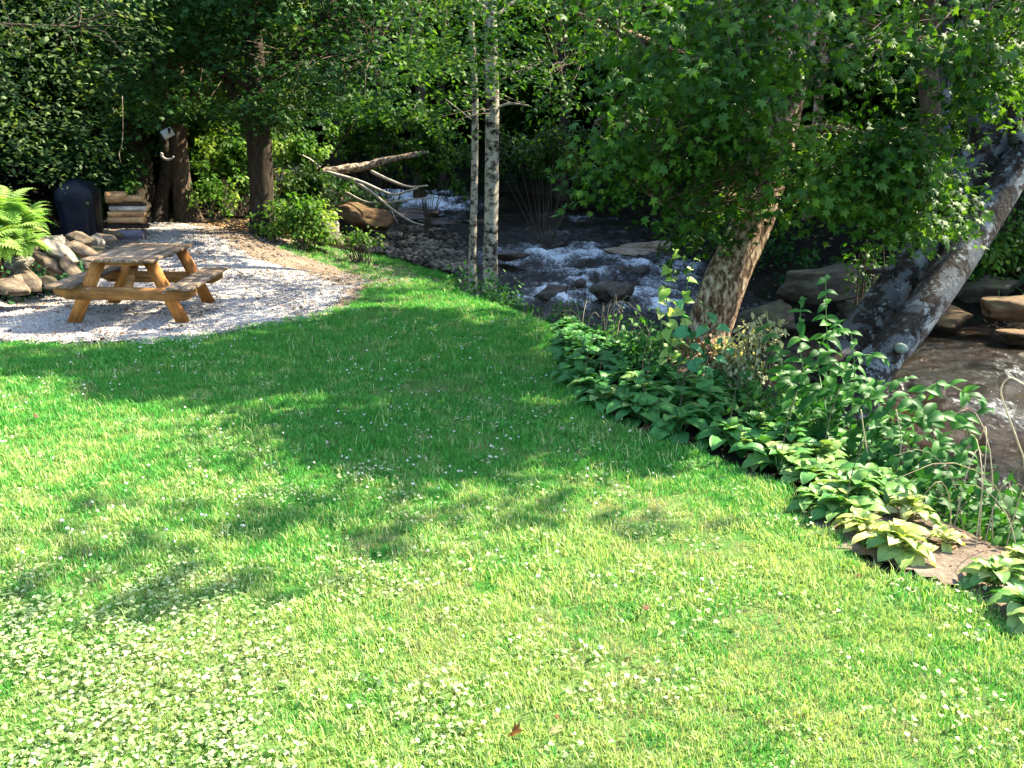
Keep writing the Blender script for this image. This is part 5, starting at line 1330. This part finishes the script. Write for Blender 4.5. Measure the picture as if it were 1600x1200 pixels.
def gn_scatter(name, label, cat, pts, rotz, scl, idx, sources, tiltx=None):
    me = bpy.data.meshes.new(name); me.vertices.add(len(pts)); me.vertices.foreach_set('co', np.asarray(pts, float).ravel())
    a = me.attributes.new('rot', 'FLOAT_VECTOR', 'POINT'); rv = np.zeros((len(pts), 3)); rv[:, 2] = rotz; rv[:, :2] = rng.normal(size=(len(pts), 2)) * .10; a.data.foreach_set('vector', rv.ravel())
    a = me.attributes.new('scl', 'FLOAT', 'POINT'); a.data.foreach_set('value', np.asarray(scl, np.float32))
    a = me.attributes.new('idx', 'INT', 'POINT'); a.data.foreach_set('value', np.asarray(idx, np.int32))
    o = ob(name, me); tag(o, label, cat, kind='stuff')
    ng = bpy.data.node_groups.new(name, 'GeometryNodeTree'); ng.interface.new_socket('Geometry', in_out='INPUT', socket_type='NodeSocketGeometry'); ng.interface.new_socket('Geometry', in_out='OUTPUT', socket_type='NodeSocketGeometry')
    N = ng.nodes; Lk = ng.links; gi = N.new('NodeGroupInput'); go = N.new('NodeGroupOutput'); iop = N.new('GeometryNodeInstanceOnPoints')
    g2i = N.new('GeometryNodeGeometryToInstance')
    for s in reversed(sources):
        oi = N.new('GeometryNodeObjectInfo'); oi.inputs['Object'].default_value = s; Lk.new(oi.outputs['Geometry'], g2i.inputs[0])
    def attr(nm, ty, out):
        n_ = N.new('GeometryNodeInputNamedAttribute'); n_.data_type = ty; n_.inputs[0].default_value = nm; return n_.outputs[0]
    Lk.new(gi.outputs[0], iop.inputs['Points']); Lk.new(g2i.outputs[0], iop.inputs['Instance']); iop.inputs['Pick Instance'].default_value = True
    Lk.new(attr('idx', 'INT', 0), iop.inputs['Instance Index']); Lk.new(attr('scl', 'FLOAT', 0), iop.inputs['Scale'])
    Lk.new(attr('rot', 'FLOAT_VECTOR', 0), iop.inputs['Rotation']); Lk.new(iop.outputs[0], go.inputs[0])
    md = o.modifiers.new('scatter', 'NODES'); md.node_group = ng
    return o
def src(me): return bpy.data.objects.new(me.name, me)       # not linked: only a source for the scatter
M['grass_sunlit_tone'] = leafmat('sunlit_tone_grass_blade', G3((.18, .33, .055), (.34, .48, .12), (.56, .60, .30)), .35, 'attr', .5, .2, (1.2, 1.15, .6))  # paler copy of the grass, with sunlight put into the blade colour
gsrc = [src(blade_tuft(34, .07, .020, .052, .0046, M['grass'], 'grass_tuft', .95)) for _ in range(4)] + [src(blade_tuft(24, .07, .03, .055, .0045, M['grass_dry'], 'dry_tuft', .9))] + [src(blade_tuft(7, .05, .06, .10, .0045, M['grass_sunlit_tone'], 'tall_tuft', .9))] + [src(blade_tuft(34, .07, .020, .052, .0046, M['grass_sunlit_tone'], 'sunlit_tone_tuft', .95)) for _ in range(3)]
def lawn_points(dens, y0, y1, slack=1.0):
    A = (y1 - y0) * 2 * (y1 * .64 + slack); n = int(A * dens)
    x = rng.uniform(-(y1 * .64 + slack), y1 * .64 + slack, n); y = rng.uniform(y0, y1, n)
    k = (np.abs(x) < y * .64 + slack) & lawn_in(x, y); return x[k], y[k]
X, Y, SC = [], [], []
for y0, y1, dn_, sc_ in [(1.6, 3.5, 620, .85), (3.5, 5.5, 420, 1.0), (5.5, 8, 260, 1.15), (8, 12, 150, 1.35), (12, 24, 70, 1.6)]:
    x, y = lawn_points(dn_, y0, y1); X.append(x); Y.append(y); SC.append(np.full(len(x), sc_))
X = np.concatenate(X); Y = np.concatenate(Y); SC = np.concatenate(SC)
bare = 0
uu, vv, _ = pix(X, Y, 0 * X)
bz = np.zeros(len(X))
for (a, b, ra, rb, amt) in [(990, 800, 110, 28, .6), (1100, 858, 70, 14, .9), (665, 612, 60, 16, .5), (480, 470, 80, 20, .5), (1230, 985, 60, 20, .3), (980, 1040, 140, 40, .3), (1020, 975, 120, 25, .35), (1480, 900, 50, 30, .8), (560, 430, 60, 18, .7)]:
    bz = np.maximum(bz, amt * np.exp(-(((uu - a) / ra) ** 2 + ((vv - b) / rb) ** 2)))
clv = (fbm(X * 1.2, Y * 1.2, 91, 3) > .55) & (uu < 520)
k = rng.random(len(X)) > bz * .9; X, Y, SC, bz, uu, vv, clv = X[k], Y[k], SC[k], bz[k], uu[k], vv[k], clv[k]
pn = fbm(X * .9, Y * .9, 41, 3)
p2 = fbm(X * 2.6, Y * 2.6, 48, 3)
dry = rng.random(len(X)) < (.04 + .8 * bz + .42 * smooth((p2 - .50) / .14) * smooth((vv - 700) / 160))  # real dry patches, plus straw blades painting sunlight on the lower lawn
idx = rng.integers(0, 4, len(X)); lit_tuft = rng.random(len(X)) < np.clip(smooth((vv - 560 - 130 * (uu > 430)) / 190) * (.55 + 1.3 * (pn - .42)), .04, .92); idx[lit_tuft] = rng.integers(6, 9, lit_tuft.sum()); idx[dry] = 4; idx[rng.random(len(X)) < .05] = 5  # paler tufts chosen where the lawn is sunlit, light put into colour
SC = SC * rng.uniform(.7, 1.25, len(X)) * (1 - .3 * dry)
SC = SC * np.where((uu < 450) & (vv > 920), .72, 1)
gn_scatter('lawn_grass', 'short green mown grass of the lawn with dry patches and pale tufts painted as sunlit', 'grass', np.stack([X, Y, H(X, Y) + .008], 1), rng.uniform(0, 6.28, len(X)), SC, idx, gsrc)
csrc = [src(clover_tuft(26, .12, 'clover_tuft')) for _ in range(3)]
CX, CY = [], []
for y0, y1, dn_ in [(1.6, 4, 320), (4, 7, 160), (7, 12, 60)]:
    x, y = lawn_points(dn_, y0, y1); u_, v_, _ = pix(x, y, 0 * x)
    nz = fbm(x * 1.6, y * 1.6, 93, 3)
    pr = np.where((v_ > 900) & (u_ < 480 + 90 * (nz - .5)), .46 * (nz > .36) * smooth((v_ - 880) / 160 + .25) * smooth((560 - u_) / 260), np.where((nz > .55) & (u_ < 950), .10, .03)); kk = rng.random(len(x)) < pr; CX.append(x[kk]); CY.append(y[kk])
CX = np.concatenate(CX); CY = np.concatenate(CY)
gn_scatter('clover', 'pale clover leaves spreading through the lawn, thickest at the lower left', 'clover', np.stack([CX, CY, H(CX, CY) + .010], 1), rng.uniform(0, 6.28, len(CX)), rng.uniform(.8, 1.3, len(CX)), rng.integers(0, 3, len(CX)), csrc)
fs = [src(flower_me('clover_head'))]
x, y = lawn_points(17, 2, 10.5); nz = fbm(x * .9, y * .9, 95, 3); u_, v_, _ = pix(x, y, 0 * x)
kk = rng.random(len(x)) < (smooth((nz - .42) / .2) * .8 + .05) * np.where(u_ > 1000, .12, 1) * np.where(v_ > 1000, .6, 1)
x, y = x[kk], y[kk]
gn_scatter('clover_flowers', 'small white clover flower heads dotted over the left half of the lawn', 'clover flowers', np.stack([x, y, H(x, y)], 1), rng.uniform(0, 6.28, len(x)), rng.uniform(.8, 1.25, len(x)), np.zeros(len(x)), fs)

# ------------------------------------------------------------ fallen leaves on the lawn
for (u, v, s, m_, lab, rx, ry) in [
    (800, 1163, .085, 'fallen', 'curled orange-brown fallen leaf near the bottom centre of the lawn', .5, .4), (860, 1162, .06, 'grass_dry', 'pale straw-coloured fallen leaf right of the orange-brown one', .2, .1),
    (725, 1168, .035, 'fallen_dark', 'tiny black-brown leaf left of the orange-brown leaf', .9, .2), (828, 1110, .03, 'fallen_dark', 'small dark leaf above the orange-brown leaf', .3, .8), (868, 1142, .028, 'fallen_dark', 'small dark leaf just above the pale straw leaf', .4, .5),
    (1163, 1062, .04, 'fallen', 'small red-brown fallen leaf on the lower right lawn', .5, .7), (57, 662, .07, 'fallen_dark', 'dark curled leaf on the sunny grass at the far left', .6, .6), (527, 651, .06, 'fallen', 'small orange leaf in the shaded middle of the lawn', .3, .4),
    (1250, 912, .035, 'fallen_dark', 'dark leaf speck on the grass left of the pale hosta', .6, .2), (1337, 915, .035, 'fallen_dark', 'brown leaf bit in the grass directly below the pale hosta', .3, .2), (1006, 968, .05, 'fallen_dark', 'dark flat leaf in the sunny dry lawn patch', .1, .2),
    (768, 519, .07, 'clover', 'whitish leaf in the shaded grass before the birches', .2, .3)]:
    p = ground(u, v); me = maple_leaf_me.copy(); me.materials.clear(); me.materials.append(M[m_])
    for vt in me.vertices: vt.co.z += 1.5 * vt.co.x ** 2 + .3 * vt.co.y ** 2
    o = bpy.data.objects.new('fallen_leaf', me); COL.objects.link(o); o.location = p + np.array([0, 0, .055]); o.scale = (s * 1.1,) * 3; o.rotation_euler = (rx, ry, rng.uniform(0, 6)); tag(o, lab, 'leaf')
print("objects", len(scene.objects))
